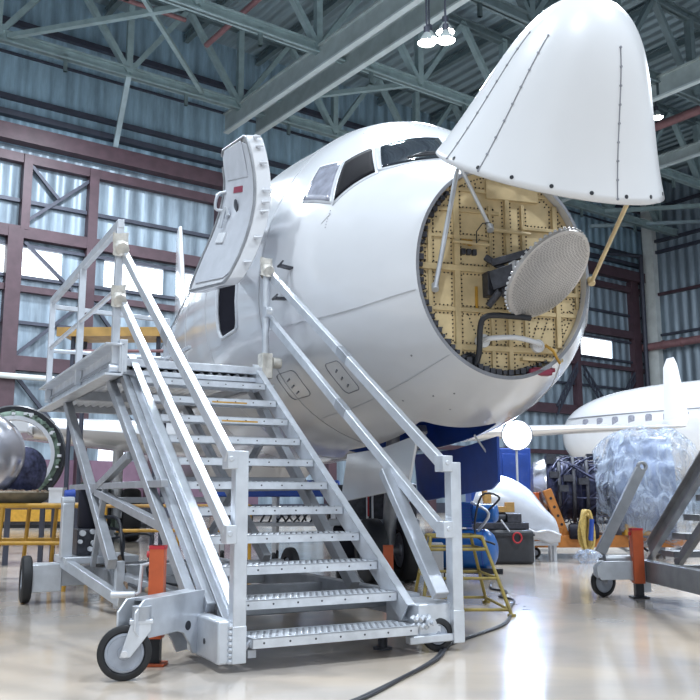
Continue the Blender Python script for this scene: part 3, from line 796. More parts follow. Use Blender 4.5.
def wheel(c, ax, R, w, parent, nm='wheel', rimk=.6):
    ax = V(ax).normalized()
    prof = [(-w*.30, R*rimk), (-w*.5, R*(rimk+.06)), (-w*.5, R*.90), (-w*.36, R*.985), (0, R), (w*.36, R*.985), (w*.5, R*.90), (w*.5, R*(rimk+.06)), (w*.30, R*rimk)]
    t = MB().lathe(V(c), ax, prof, 40, True).build(nm, 'rubber', parent, smooth=50)
    MB().lathe(V(c), ax, [(-w*.34, R*rimk*1.0), (-w*.40, R*rimk*.96), (-w*.40, R*rimk*.86), (-w*.2, R*rimk*.80), (-w*.2, R*rimk*.42), (-w*.42, R*rimk*.34), (-w*.46, R*.1), (w*.46, R*.1), (w*.42, R*rimk*.34), (w*.2, R*rimk*.42), (w*.2, R*rimk*.8), (w*.4, R*rimk*.86), (w*.4, R*rimk*.96), (w*.34, R*rimk)], 32).build('rim', 'rim', t)
    return t
AXL = P(1, 0, 0)-P(0, 0, 0)
for l in (-.2, .2): wheel(P(l, 3.0, .345), AXL, .345, .2, air, 'nose_wheel', .55)
for side in (-1, 1):
    for l in (2.3, 2.9): wheel(P(side*l, 13.0, .55), AXL, .55, .38, air, 'main_wheel', .5)
    MB().cyl(P(side*2.6, 13, 2.4), P(side*2.6, 13, .5), .11).cyl(P(side*2.3, 13, .55), P(side*2.9, 13, .55), .07).build('main_gear_leg', 'frame', air)
# starboard engine position: open reverser ring hanging on its pylon
EC = P(-4.42, 9.5, 1.62); AX = P(0, 1, 0)-P(0, 0, 0)
nac = MB().lathe(EC, AX, [(0, .82), (.06, .85), (.5, .82), (.52, .64), (.5, .62), (.1, .62), (.02, .66)], 56, True).build('engine_cowl_ring', 'black', air, label='dark edged open engine cowl ring')
MB().lathe(EC, AX, [(-.01, .735), (.0, .745), (.02, .66), (-.02, .66)], 56, True).build('cowl_ring_face', 'green', nac, label='greenish ring of duct fittings')
MB().lathe(EC, AX, [(-.03, .665), (.3, .655), (.3, .60), (-.03, .60)], 56, True).build('cowl_inner_lip', 'lining', nac, label='pale inner lip')
mb = MB(); random.seed(11)
for i in range(60):
    t = 2*PI*random.random(); r_ = .69+.06*random.random(); c = EC+V((cB, sB, 0))*r_*cos(t)+V((0, 0, r_*sin(t)))-AX*.02
    MB().box(lambda a, b, c2: c+V((a, b, c2)), -.02-.02*random.random(), .02, -.03, .02, -.015, .015+.02*random.random()).build('duct_fitting', 'green' if i % 3 else 'frame', nac, smooth=0)
MB().bar(P(-4.42, 10.6, 2.25), P(-4.42, 13.4, 2.3), .3, .35).build('engine_pylon', 'white', air, bevel=.03)
# ================================================================== BOARDING STAIRS (nearest thing in the photograph)
st = thing('boarding_stairs', 'tall aluminium boarding stairs with open treads leading up to the airliner', 'stairs', S(.6, 2, 0))
RI, GO, V1, Z1 = .1716, .2426, -.068, .174
def step(i): return V1+GO*i, Z1+RI*i
# treads: perforated tray with a front lip and raised grip bumps
for i in range(11):
    v, z = step(i)
    mb = MB().box(S, .062, 1.112, v, v+.285, z-.006, z).box(S, .062, 1.112, v, v+.006, z-.052, z).box(S, .062, 1.112, v+.279, v+.285, z-.045, z)
    for e in (.062, 1.106): mb.box(S, e, e+.006, v, v+.285, z-.05, z)
    for r_ in range(6):
        for c in range(26):
            u = .085+c*.040+(.02 if r_ % 2 else 0); w = v+.028+r_*.044
            if u < 1.10: mb.lathe(S(u, w, z-.001), (0, 0, 1), [(0, .011), (.003, .006), (.003, 0)], 7)
    mb.mi = 1
    for c in range(7):
        p = S(.13+c*.155, v, z-.026); f_ = S(0, -1, 0)-S(0, 0, 0)
        mb.lathe(p, f_, [(0, .006), (.0015, .006)], 8)
    for r_ in range(5):
        for c in range(25):
            u = .105+c*.040+(.02 if r_ % 2 else 0); w = v+.05+r_*.044
            if u < 1.10: mb.lathe(S(u, w, z), (0, 0, 1), [(0, .009), (.0012, .009)], 7)
    if i in (8, 9):
        mb.mi = 2; mb.box(S, .55, .85, v-.0015, v, z-.040, z-.028)
    t = mb.build('tread', ['tread', 'dark', 'yellow'], st, smooth=30)
# stringers (C channels) parallel to the flight
def slope(u, v0, z0, v1, z1): return S(u, v0, z0), S(u, v1, z1)
UPN = (S(0, -.58, .81)-S(0, 0, 0))
for u, fl_ in ((.03, -1), (1.145, 1)):
    a, b = slope(u, .10, .225, 2.72, 2.05)
    MB().channel(a, b, .06, .13, .012, UPN, fl_).build('stringer', 'alu', st, bevel=.003)
# landing frame parallelogram legs
for u, v0, z0, v1, z1, w in ((-.10, .46, .30, 2.95, 1.95, .062), (-.04, .33, .30, 2.66, 1.92, .055), (-.10, 2.54, .40, 4.85, 1.90, .075), (1.20, .90, .31, 2.90, 1.90, .07), (1.20, 2.5, .40, 4.9, 1.9, .07)):
    MB().bar(*slope(u, v0, z0, v1, z1), w, w*1.25, UPN).build('lift_leg', 'alu2', st, bevel=.005)
MB().bar(S(1.30, -.03, .33), S(1.30, .62, 1.10), .10, .06, UPN).build('brace_leg', 'alu2', st, bevel=.006)
for a, b, w in (((-.1, 4.37, 1.018), (-.1, 1.13, 1.016), .05), ((-.1, 3.30, .98), (-.1, 2.10, 1.24), .06), ((-.1, 3.2, .97), (-.1, 1.09, .73), .06), ((-.1, 2.9, 1.0), (-.1, 3.25, .34), .045),
                ((-.1, 3.1, .9), (1.2, 3.1, .9), .05), ((0, 1.75, 1.05), (1.2, 1.75, 1.05), .05), ((.1, 1.2, .4), (1.1, 2.4, 1.4), .05), ((1.2, 4.3, 1.0), (1.2, 1.2, 1.0), .05)):
    MB().bar(S(*a), S(*b), w).build('cross_brace', 'alu2', st, bevel=.004)
# lower posts
for u, zb, zt in ((0, .05, 1.18), (1.424, .05, 1.14)):
    MB().box(S, u-.038, u+.038, -.038, .038, zb, zt).build('post', 'alu', st, bevel=.005)
    MB().box(S, u-.0405, u+.0405, -.0405, .0405, zb-.003, .24).build('post_foot', 'alu', st, bevel=.004)
    for z in (1.135, .73):
        b = MB().box(S, u-.105 if u else u-.09, u-.03, -.05, .045, z-.055, z+.045).cyl(S(u-.07, -.055, z), S(u-.07, -.045, z), .016, n=10).build('rail_bracket', 'alu', st, bevel=.004)
# hand rails: flat rectangular tubes, with tape-wrapped joints at the top
for nm, u0, v0, z0, u1, v1, z1 in (('hand_rail', -.07, -.03, 1.145, -.10, 2.62, 2.985), ('mid_rail', -.07, .0, .745, -.10, 2.62, 2.565),
                                   ('hand_rail', 1.36, -.02, 1.105, 1.27, 2.72, 2.985), ('mid_rail', 1.36, .02, .71, 1.27, 2.72, 2.56)):
    a, b = S(u0, v0, z0), S(u1, v1, z1)
    MB().bar(a, b, .05, .072, UPN).build(nm, 'alu', st, bevel=.006)
    d = (b-a).normalized(); q = a.lerp(b, .45)
    MB().bar(q, q+d*.18, .055, .077, UPN).build('rail_sleeve', 'alu2', st, bevel=.004)
# landing
MB().box(S, -.13, 1.22, 2.66, 5.9, 2.03, 2.06).build('landing_deck', 'alu2', st)
mb = MB().grid(lambda a, b: S(-.10+1.3*a, 2.7+3.15*b, 1.985+.02*sin(a*2*PI*16)), 130, 3); mb.build('deck_underside', 'alu', st, solid=.004, smooth=60, label='corrugated underside')
MB().channel(S(-.165, 2.46, 2.03), S(-.165, 5.93, 2.03), .15, .27, .02, (0, 0, 1), -1).build('side_channel', 'alu', st, bevel=.004)
MB().channel(S(1.255, 2.6, 2.0), S(1.255, 5.93, 2.0), .08, .2, .02, (0, 0, 1), 1).build('side_channel', 'alu', st, bevel=.004)
MB().box(S, -.12, 1.20, 2.585, 2.64, 2.0, 2.065).box(S, -.12, 1.20, 2.60, 2.62, 1.93, 1.97).build('landing_nosing', 'tread', st, bevel=.004)
MB().box(S, -.12, 1.2, 5.86, 5.93, 1.9, 2.06).build('landing_beam', 'alu2', st)
for v in (2.8, 4.3): MB().box(S, -.10, 1.15, v, v+.08, 1.88, 1.97).build('landing_bearer', 'alu2', st)
MB().box(S, -.125, -.06, 2.47, 2.62, 1.93, 2.2).cyl(S(-.2, 2.52, 1.96), S(-.06, 2.52, 1.96), .035, n=14).build('corner_plate', 'alu', st, bevel=.004)
for u, v, z in ((-.145, 2.555, 3.2), (-.145, 4.10, 3.17), (-.145, 5.85, 3.18), (1.22, 5.85, 3.1)):
    MB().box(S, u-.03, u+.03, v-.03, v+.03, 2.0, z).build('landing_post', 'alu', st, bevel=.004)
MB().cyl(S(1.22, 2.64, 2.0), S(1.22, 2.64, 3.05), .032, n=16).build('landing_post', 'alu', st)
MB().bar(S(-.145, 2.52, 3.19), S(-.145, 5.9, 3.19), .055, .075).build('landing_rail', 'alu', st, bevel=.006)
MB().cyl(S(-.145, 2.55, 2.63), S(-.145, 5.85, 2.63), .024, n=12).build('landing_rail', 'alu', st)
MB().bar(S(-.145, 5.85, 3.12), S(1.22, 5.85, 3.08), .05).build('landing_rail', 'alu', st, bevel=.004)
MB().cyl(S(-.145, 5.85, 2.6), S(1.22, 5.85, 2.6), .024, n=12).build('landing_rail', 'alu', st)
MB().bar(S(1.22, 4.9, 2.6), S(1.22, 5.85, 2.6), .04).build('landing_rail', 'alu', st, bevel=.004)
def knot(c, r_):     # tape-wrapped clamps with ragged outlines
    random.seed(int(c.x*1000)); ph = [random.random()*6 for _ in range(6)]
    m_ = MB().grid(lambda a, b: V(c)+V((cos(2*PI*a)*r_*.72*(1+.08*sin(6.28*3*a+ph[0]+5*b)), sin(2*PI*a)*r_*.72*(1+.08*sin(6.28*4*a+ph[1])), r_*(1.1-2.2*b)+.012*sin(6.28*2*a+ph[2]))), 24, 6, True)
    d_ = (S(0, -.83, -.56)-S(0, 0, 0)); m_.lathe(V(c)-d_*r_*.4, d_, [(0, r_*.55), (.02, r_*.72), (r_*1.5, r_*.66), (r_*1.55, r_*.5)], 8)
    return m_
for c, r_ in ((S(-.135, 2.55, 3.01), .088), (S(-.135, 2.55, 2.57), .083), (S(1.22, 2.64, 3.0), .078)):
    knot(c, r_).build('clamp', 'weld', st, smooth=60)
MB().cyl(S(1.19, 2.60, 2.58), S(1.25, 2.60, 2.58), .05, n=14).build('clamp', 'alu', st, bevel=.004)
MB().box(S, 1.17, 1.27, 2.58, 2.70, 1.97, 2.2).cyl(S(1.28, 2.62, 2.12), S(1.36, 2.62, 2.12), .05, n=14).build('post_socket', 'weld', st, bevel=.006)
# undercarriage frame
for u in (.06, 1.34):
    MB().box(S, u-.05, u+.05, .35, 4.3, .16, .31).build('chassis_beam', 'alu2', st, bevel=.006)
for v, z0, z1 in ((.62, .20, .30), (1.6, .18, .28), (2.75, .18, .28), (4.2, .18, .3)):
    MB().box(S, .1, 1.3, v, v+.07, z0, z1).build('chassis_beam', 'alu2', st, bevel=.006)
MB().box(S, -.115, -.03, -.02, .62, .045, .27).build('end_box', 'alu', st, bevel=.012)
mb = MB(); random.seed(5)
for v in (.61, -.02):
    for z in range(7): mb.lathe(S(-.075+(.03 if v < 0 else -.0), v, .06+.03*z), S(1, 0, 0)-S(0, 0, 0), [(-.018, .004), (-.01, .016), (.01, .016), (.018, .004)], 8)
mb.build('weld_bead', 'alu', st)
MB().lathe(S(-.1155, .2, .14), S(-1, 0, 0)-S(0, 0, 0), [(0, .016), (.003, .016)], 12).build('drain_hole', 'dark', st)
MB().box(S, 1.16, 1.43, .0, .40, .10, .285).build('end_box', 'alu', st, bevel=.01)
MB().box(S, 1.08, 1.40, -.03, .03, .06, .105).build('end_bar', 'alu', st, bevel=.006)
mb = MB()
for z, r_ in ((.16, .028), (.205, .02)): mb.tube([S(1.10+.012*k, -.01, z+.012*sin(k*1.9)) for k in range(12)], .014, 6)
mb.lathe(S(1.22, -.02, .18), S(0, -1, 0)-S(0, 0, 0), [(0, .03), (.03, .03), (.03, .014), (.06, .014)], 10)
mb.build('retaining_chain', 'alu', st)
mb = MB().box(S, .052, .10, -.03, .05, .07, .11).tube([S(.04, -.02, .12), S(.07, -.03, .16), S(.09, -.02, .12)], .012, 6, 3); mb.build('tread_bracket', 'alu2', st)
# outrigger arms with casters
def caster(c, facing, R, w, parent, nm='caster_wheel'):
    c = V(c); f_ = V(facing).normalized()
    t = wheel(c, f_, R, w, parent, nm, .72)
    MB().lathe(c, f_, [(-w*.7, R*.16), (w*.7, R*.16)], 16).build('hub', 'alu2', t)
    return t
def outrigger(T, side, parent):
    """T(a, b, z): a along the arm from its root, b across, z up"""
    prof = [(0, .40), (.56, .40), (.63, .34), (.63, .25), (.58, .20), (.26, .20), (.20, .185), (.14, .12), (.10, .06), (0, .06)]
    for b in (-.055, .055):
        MB().prism(lambda a, z, c: T(a, b+c, z), prof, -.006, .006).build('arm_plate', 'alu', parent, bevel=.003)
    MB().box(T, .02, .50, -.05, .05, .385, .398).box(T, .25, .58, -.05, .05, .20, .215).build('arm_web', 'alu2', parent)
    MB().lathe(T(.54, -.061, .30), T(0, -1, 0)-T(0, 0, 0), [(0, .036), (.004, .036), (.012, .03), (.012, 0)], 20).build('pivot_cap', 'box', parent)
    MB().lathe(T(.16, -.061, .22), T(0, -1, 0)-T(0, 0, 0), [(0, .026), (.003, .026)], 14).build('pin_hole', 'black', parent)
a0, a1 = S(-.10, .42, 0), S(-.60, .03, 0)
ad = (a1-a0).normalized(); an = V((ad.y, -ad.x, 0))
if an.y > 0: an = -an
def TA(a, b, z): return a0 + ad*a - an*b + V((0, 0, z))
outrigger(TA, 1, st)
cw = TA(.60, 0, .138)+V((-.02, 0, 0))
FC = V((.25, -1, 0)).normalized()
t = caster(cw, FC, .138, .05, st)
mb = MB(); vert = V((0, 0, 1)); side_ = V((FC.y, -FC.x, 0))
for k in (-1, 1):
    o_ = FC*.036*k
    mb.prism(lambda a, b, c: cw+o_+side_*(-a)+V((0, 0, b))+FC*c, [(-.025, -.02), (.03, -.02), (.13, .11), (.13, .155), (.03, .155)] if True else [], -.004, .004)
mb.box(lambda a, b, c: cw+side_*(-a)+FC*b+V((0, 0, c)), .02, .14, -.045, .045, .145, .165)
mb.build('caster_fork', 'alu', st, bevel=.003)
MB().cyl(cw-FC*.06, cw+FC*.06, .016, n=12).build('axle_bolt', 'box', st)
MB().cyl(cw-side_*.08+V((0, 0, .16)), cw-side_*.08+V((0, 0, .23)), .05, n=18).build('swivel', 'alu2', st)
cw2 = S(1.30, .02, .10); wheel(cw2, S(.2, 1, 0)-S(0, 0, 0), .10, .05, st, 'caster_wheel', .6)
# orange stabiliser jacks
def jack(T, zc, zt, parent, crank=True, w=.042):
    j = MB().box(T, -w, w, -w, w, zc, zt).build('jack', 'orange', parent, bevel=.005, label='orange square tube')
    MB().box(T, -w*.75, w*.75, -w*.75, w*.75, .012, zc+.02).build('jack_leg', 'black', j, bevel=.003)
    MB().box(T, -w*1.5, w*1.5, -w*1.5, w*1.5, 0, .014).build('jack_foot', 'orange' if crank else 'black', j, bevel=.003)
    MB().box(T, -w-.002, w+.002, -w-.002, w+.002, zt-.02, zt).lathe(T(-w, 0, zt-.05), T(-1, 0, 0)-T(0, 0, 0), [(0, .018), (.02, .018), (.02, 0)], 12).build('jack_cap', 'red', j)
    if crank: MB().tube([T(-w, 0, zt-.10), T(-.09, 0, zt-.11), T(-.10, 0, zt-.26), T(-.12, -.02, zt-.27)], .011, 8).cyl(T(-.12, -.02, zt-.27), T(-.25, -.04, zt-.27), .018, n=12).build('crank', 'frame', j)
    return j
jo = S(-.335, .40, 0)
jack(lambda a, b, c: jo+V((a, b, c)), .145, .655, st)
jo3 = S(1.05, .25, 0); MB().cyl(jo3, jo3+V((0, 0, .16)), .03, n=14).cyl(jo3, jo3+V((0, 0, .012)), .06, n=18).build('jack_leg', 'dark', st)
# rear axle, wheels, pump
for u in (-.565, 2.0): wheel(S(u, 3.80, .207), S(1, -.06, 0)-S(0, 0, 0), .207, .085, st, 'road_wheel', .5)
MB().box(S, -.52, 1.9, 3.72, 3.86, .14, .30).build('axle_beam', 'alu', st, bevel=.008)
MB().box(S, -.55, -.28, 3.66, 3.92, .10, .34).build('hub_box', 'alu', st, bevel=.008)
MB().box(S, -.30, .35, 3.45, 4.0, .345, .405).build('pump_shelf', 'alu', st, bevel=.006)
MB().bar(S(-.28, 3.6, .36), S(-.02, 2.5, .12), .07, .09).build('diagonal_strut', 'alu', st, bevel=.006)
MB().bar(S(.05, 3.3, .40), S(.05, 2.9, .1), .08, .08).build('diagonal_strut', 'alu2', st, bevel=.006)
for a, b in (((-.02, 2.62, .05), (-.02, 2.62, .42)), ((.14, 3.4, .1), (.14, 3.4, .4))): MB().box(S, a[0]-.035, a[0]+.035, a[1]-.035, a[1]+.035, a[2], b[2]).build('drop_post', 'alu', st, bevel=.005)
MB().box(S, -.32, -.22, 3.55, 3.65, .40, .87).lathe(S(-.27, 3.6, .885), S(1, 0, 0)-S(0, 0, 0), [(-.055, .045), (.055, .045)], 16).build('pump_post', 'alu', st, bevel=.006)
pm = MB().box(S, -.17, .16, 3.62, 3.92, .41, .64).build('pump', 'dark', st, bevel=.01)
mb = MB(); random.seed(2)
for i in range(14):
    c = S(-.16+.3*random.random(), 3.60, .44+.2*random.random()); mb.cyl(c, c+(S(0, -1, 0)-S(0, 0, 0))*.05, .012+.02*random.random(), n=10)
mb.build('valve', 'frame', pm)
MB().lathe(S(-.02, 3.85, .64), (0, 0, 1), [(0, .10), (.02, .11), (.32, .11), (.38, .085), (.40, .05), (.40, 0)], 24).build('pump_reservoir', 'cabin', pm, label='tall dark rounded tank')
MB().lathe(S(-.20, 3.9, .95), S(1, 0, 0)-S(0, 0, 0), [(-.05, .04), (.04, .05), (.05, .02)], 14).build('filler_cap', 'bluecap', pm)
MB().bar(S(.02, 3.5, .40), S(-.05, 3.35, 1.02), .035).build('lift_cylinder', 'alu2', st)
for pts, m, r_ in (([(.05, 3.6, .75), (.12, 3.3, .72), (.10, 3.05, .45), (.05, 2.7, .28), (.0, 2.2, .25), (-.02, 1.6, .27)], 'cable', .016),
                   ([(.08, 3.6, .66), (.16, 3.3, .60), (.08, 2.95, .35), (.05, 2.5, .22), (.05, 2.0, .30)], 'cable', .014),
                   ([(.09, 3.05, .42), (.05, 2.75, .28), (.02, 2.45, .235)], 'brownhose', .028),
                   ([(-.02, 1.75, .27), (-.03, 1.45, .28)], 'brownhose', .026),
                   ([(.1, 3.6, .55), (.3, 2.9, .6), (.1, 2.2, .33), (.2, 1.6, .30), (.1, 1.0, .33)], 'cable', .010)):
    MB().tube([S(*p) for p in pts], r_, 8, 6).build('hydraulic_hose', m, st)

# ================================================================== SECOND STAIRS at the right edge, climbing towards the viewer
sb = thing('boarding_stairs', 'second grey mobile stairs entering at the picture edge, climbing towards the viewer', 'stairs', (2.72, 8.4, 0))
BD = V((.06, -1, 0)).normalized(); BR = V((1, .06, 0)).normalized()
def T2(a, b, z): return V((2.76, 8.45, 0)) + BR*a + BD*b + V((0, 0, z))     # a across, b up the flight
MB().box(T2, -.03, .06, -.05, 2.6, .14, .335).build('chassis_beam', 'alu3', sb, bevel=.008)
MB().box(T2, 1.15, 1.24, -.05, 2.6, .14, .335).build('chassis_beam', 'alu3', sb, bevel=.008)
for b in (.15, 1.3, 2.4): MB().box(T2, .06, 1.15, b, b+.08, .2, .3).build('cross_beam', 'alu3', sb, bevel=.005)
U2 = T2(0, -.57, .82)-T2(0, 0, 0)
for a in (.03, 1.12): MB().channel(T2(a, .02, .40), T2(a, 2.9, 2.22), .06, .15, .014, U2, 1 if a < 1 else -1).build('stringer', 'alu3', sb, bevel=.003)
for a in (.12, 1.05): MB().bar(T2(a, .45, .33), T2(a, 3.1, 1.98), .055, .075, U2).build('lift_leg', 'alu3', sb, bevel=.005)
for i in range(9):
    b, z = .25+.26*i, .44+.165*i
    mb = MB().box(T2, .06, 1.10, b, b+.28, z-.006, z).box(T2, .06, 1.10, b, b+.006, z-.05, z).box(T2, .06, 1.10, b+.274, b+.28, z-.05, z)
    for e in (.06, 1.094): mb.box(T2, e, e+.006, b, b+.28, z-.05, z)
    mb.build('tread', 'alu3', sb)
mb = MB().bar(T2(-.42, .0, .40), T2(.03, -.05, 1.18), .05, .10, BD.cross(V((.45, 0, .78)))); mb.lathe(T2(.045, -.05, 1.205), BD, [(-.026, .05), (.026, .05), (.026, .024), (-.026, .024)], 20, True)
mb.build('tow_bar', 'alu3', sb, bevel=.006)
MB().bar(T2(-.30, -.03, .55), T2(-.18, -.04, .76), .012, .004, BD).build('sticker', 'yellow', sb)
def TB(a, b, z): return T2(.02-a*.83, .02+a*.10+b, z*.83)
outrigger(TB, 1, sb)
c3 = V((2.37, 8.47, .135)); caster(c3, (.45, -1, 0), .135, .05, sb)
mb = MB()
for k in (-.035, .035): mb.bar(c3+V((.0, k, 0)), c3+V((.03, k, .17)), .06, .008, (0, 1, 0))
mb.cyl(c3+V((.02, 0, .14)), c3+V((.02, 0, .22)), .05, n=16).build('caster_fork', 'alu3', sb)
MB().lathe(T2(-.25, .02, .33), BR, [(-.14, .055), (.14, .055)], 18).build('arm_barrel', 'alu3', sb)
jo4 = V((2.665, 8.36, 0)); jack(lambda a, b, c: jo4+V((a, b, c)), .13, .63, sb, False, .05)
MB().tube([T2(.0, .1, .42), T2(-.1, -.05, .52), T2(-.12, .0, .38)], .012, 8, 4).build('cable_loop', 'black', sb)
wheel(T2(-.12, 2.3, .2), BR, .2, .11, sb, 'road_wheel', .5); wheel(T2(1.4, 2.3, .2), BR, .2, .11, sb, 'road_wheel', .5)
# ================================================================== THINGS STANDING ROUND THE AIRLINER
def frame_box(T, x0, x1, y0, y1, z, r, mb):
    for a, b in (((x0, y0), (x1, y0)), ((x1, y0), (x1, y1)), ((x1, y1), (x0, y1)), ((x0, y1), (x0, y0))): mb.bar(T(*a, z), T(*b, z), r)
    return mb
# second airliner
NA = V((10.94, 42.7, 3.72)); DA = V((.68, -.73, 0)).normalized(); KK = 1.25
a2 = thing('airliner', 'second white airliner far behind with a row of cabin windows', 'airplane', NA+DA*7-V((0, 0, 3.72)))
prof = [(-.3*KK, .02)] + [((-.3+4.6*(i/14)**1.6)*KK, 1.72*KK*(1-(1-i/14)**1.9)**.62) for i in range(1, 15)] + [(17, 2.15), (22, 1.7), (27, .5)]
MB().lathe(NA, DA, prof, 48).build('fuselage', 'white', a2, smooth=50)
SD = V((-DA.y, DA.x, 0)); SD = SD if SD.y < 0 else -SD
for i in range(14):
    d = 1.35+i*.66; r_ = 1.72*KK*(1-(1-min(1, ((d+.3)/4.6)**(1/1.6)))**1.9)**.62; z = .36*KK; d *= KK
    c = NA+DA*d+SD*((r_*r_-z*z)**.5+.004)+V((0, 0, z))
    MB().prism(lambda a, b, c2: c+DA*a+V((0, 0, b))+SD*c2, rrect(-.15, .15, -.21, .21, .10, 4), -.05, .008).build('cabin_window', 'shade', a2, smooth=0)
mb = MB().bar(NA+DA*.62+SD*.69+V((0, 0, .90)), NA+DA*1.38+SD*.94+V((0, 0, 1.22)), .38, .06, SD); mb.build('cockpit_window', 'glass', a2)
MB().tube([NA+DA*t*KK+SD*(1.72*KK*(1-(1-min(1, ((t+.3)/4.6)**(1/1.6)))**1.9)**.62*.935)+V((0, 0, .76)) for t in (.4, 1.2, 2.2, 3.5, 6, 9)], .03, 6, 3).build('skin_seam', 'seam', a2)
for d in (3, 12): MB().cyl(NA+DA*d-V((0, 0, 1.5)), NA+DA*d-V((0, 0, 3.68)), .12).lathe(NA+DA*d-V((0, 0, 3.37)), SD, [(-.15, .34), (.15, .34)], 24).build('gear', 'dark', a2)
MB().prism(lambda a, b, c: NA+DA*a+SD*c+V((0, 0, b)), [(20, 1.4), (26, .6), (28, 7.0), (26, 7.0)], -.12, .12).build('tail_fin', 'white', a2)

# jet engine on its orange stand, wrapped in film
EA = V((1, -.22, 0)).normalized(); E0 = V((2.95, 14.25, 1.02))
en = thing('jet_engine', 'bare jet engine with dark pipework lying on the orange stand', 'engine', (3.6, 14.1, .4))
MB().lathe(E0, EA, [(-.05, .30), (.0, .44), (.16, .50), (.2, .50), (.2, .46), (.05, .36), (.0, .28)], 40, True).build('exhaust_ring', 'steel', en, label='polished silver ring')
MB().lathe(E0, EA, [(-.05, .02), (.0, .2), (.2, .26), (.2, .0)], 24).build('exhaust_cone', 'steel', en)
MB().lathe(E0, EA, [(.2, .46), (.28, .50), (.34, .47), (.45, .50), (.5, .46), (.65, .44), (.72, .48), (.8, .42), (1.1, .40), (1.15, .6), (1.3, .8)], 40).build('core', 'engine', en, smooth=30)
random.seed(21); mb = MB(); ex = V((0, 0, 1)); ey = EA.cross(ex)
def er(d, t, r_): return E0+EA*d+ex*(r_*sin(t))+ey*(r_*cos(t))
for i in range(46):
    t = random.uniform(0, 2*PI); d0 = random.uniform(.22, .9); d1 = d0+random.uniform(.15, .5); dt = random.uniform(-.9, .9); r_ = random.uniform(.49, .54)
    mb.tube([er(d0, t, .46), er(d0+.03, t, r_), er((d0+d1)/2, t+dt*.5, r_), er(d1, t+dt, r_), er(d1+.03, t+dt, .44)], random.uniform(.008, .02), 6, 3)
mb.build('pipework', 'engine', en)
mb = MB()
for d in (.36, .58, .78): mb.lathe(E0, EA, [(d, .50), (d+.012, .525), (d+.05, .525), (d+.06, .50)], 40, True)
for i in range(10): c = er(random.uniform(.25, .95), random.uniform(-.5, 2.6), .52); mb.box(lambda a, b, c2: c+V((a, b, c2)), -.07, .07, -.05, .05, -.05, .05)
mb.build('band', 'dark', en)
MB().lathe(E0, EA, [(1.12, .62), (1.2, .80), (1.75, .84), (2.05, .82), (2.05, .70), (1.3, .66)], 48, True).build('fan_case', 'fanc', en)
MB().lathe(E0, EA, [(1.35, .66), (1.4, .2), (1.9, .02)], 32).build('fan', 'steel', en)
# film wrap
random.seed(4); pz = [random.uniform(0, 6) for _ in range(8)]
def wrap(u, v):
    t = 2*PI*u; d = .92+1.5*v
    base = .60+.36*min(1, v*3.2)**.8 if v < .8 else .96-(v-.8)*1.0
    r_ = base*(1+.05*sin(5*t+pz[0]+3*v)+.035*sin(11*t+pz[1]+7*v)+.03*sin(9*v*2+pz[2]+2*t)+.018*sin(23*t+9*v))
    p = er(d, t, r_); return V((p.x, p.y, max(p.z, .06+.02*sin(9*t))))
fm = MB().grid(wrap, 140, 40, True).build('plastic_sheet', 'film', loc=(4.5, 13.9, .05), smooth=70)
tag(fm, 'clear crumpled plastic film wrapped round the fan end of the engine', 'plastic sheet')
fm = MB().grid(lambda u, v: er(.98+.75*v+.05*sin(14*u), -2.3+1.5*u, .86+.20*v+.06*sin(20*u+5*v)), 50, 20)
# stand
es = thing('engine_stand', 'orange steel engine stand carrying the bare jet engine', 'stand', (3.6, 14.0, 0))
for y in (13.55, 14.55): MB().box(G, 2.72, 5.2, y-.05, y+.05, .16, .34).build('side_rail', 'ochre', es, bevel=.01)
for x in (2.9, 3.5, 4.6): MB().box(G, x, x+.12, 13.6, 14.5, .18, .32).build('cross_rail', 'ochre', es, bevel=.01)
MB().box(G, 2.74, 3.2, 13.50, 13.6, .34, .46).build('rail_block', 'ochre', es, bevel=.01)
for x, y in ((3.05, 13.62), (3.05, 14.5), (4.7, 13.62), (4.7, 14.5)):
    u_ = MB().bar((x+.22, y, .3), (x-.04, y, 1.02), .13, .09, (0, 1, 0)); u_.build('upright', 'ochre', es, bevel=.008)
mb = MB()
for k in range(4): c = V((3.21-.05*k, 13.57, .50+.13*k)); mb.cyl(c, c+V((0, .02, 0)), .022, n=10)
mb.build('pin_hole', 'black', es)
MB().bar((2.86, 13.7, .34), (2.86, 13.7, .98), .07, .07).build('support_post', 'orange', es, bevel=.006)
MB().box(G, 4.1, 4.75, 13.35, 13.75, .34, .56).build('tool_tray', 'yellow', es, bevel=.02)
for x in (2.8, 5.0):
    for y in (13.6, 14.5): wheel((x, y, .08), (0, 1, 0), .08, .05, es, 'castor', .5)
MB().lathe((3.3, 13.5, .40), (1, -.1, 0), [(0, .1), (.03, .12), (.4, .12), (.43, .1)], 20).build('roller', 'cabin', es)
mb = MB(); random.seed(8)
for i in range(9):
    o_ = .012*i; w_ = .035+.016*(i % 5); h_ = .30-.022*(i % 4)
    mb.tube([V((3.40+w_*sin(t)+.01*sin(3*t+i), 12.98-.022*i+.02*cos(t*2+i), .42+h_*cos(t))) for t in [2*PI*k/20 for k in range(21)]], .020, 8)
h = mb.build('hose_coil', 'rope', loc=(3.4, 12.9, .1)); tag(h, 'bundle of yellow hose hanging in front of the orange engine stand', 'hose')
MB().cyl((3.42, 12.76, .30), (3.45, 12.76, .60), .035, n=12).build('strap', 'navy', h)
mb = MB().grid(lambda u, v: V((3.31+.17*cos(2*PI*u)*sin(PI*v)*(1+.25*sin(7*u*6.28+9*v)), 12.55+.13*sin(2*PI*u)*sin(PI*v), .085+.085*cos(PI*v)*(1+.3*sin(5*u*6.28+4*v)))), 40, 16, True)
tag(mb.build('plastic_bundle', 'film', loc=(3.31, 12.55, 0), smooth=30), 'small crumpled plastic bundle on the floor by the orange stand', 'plastic bundle')

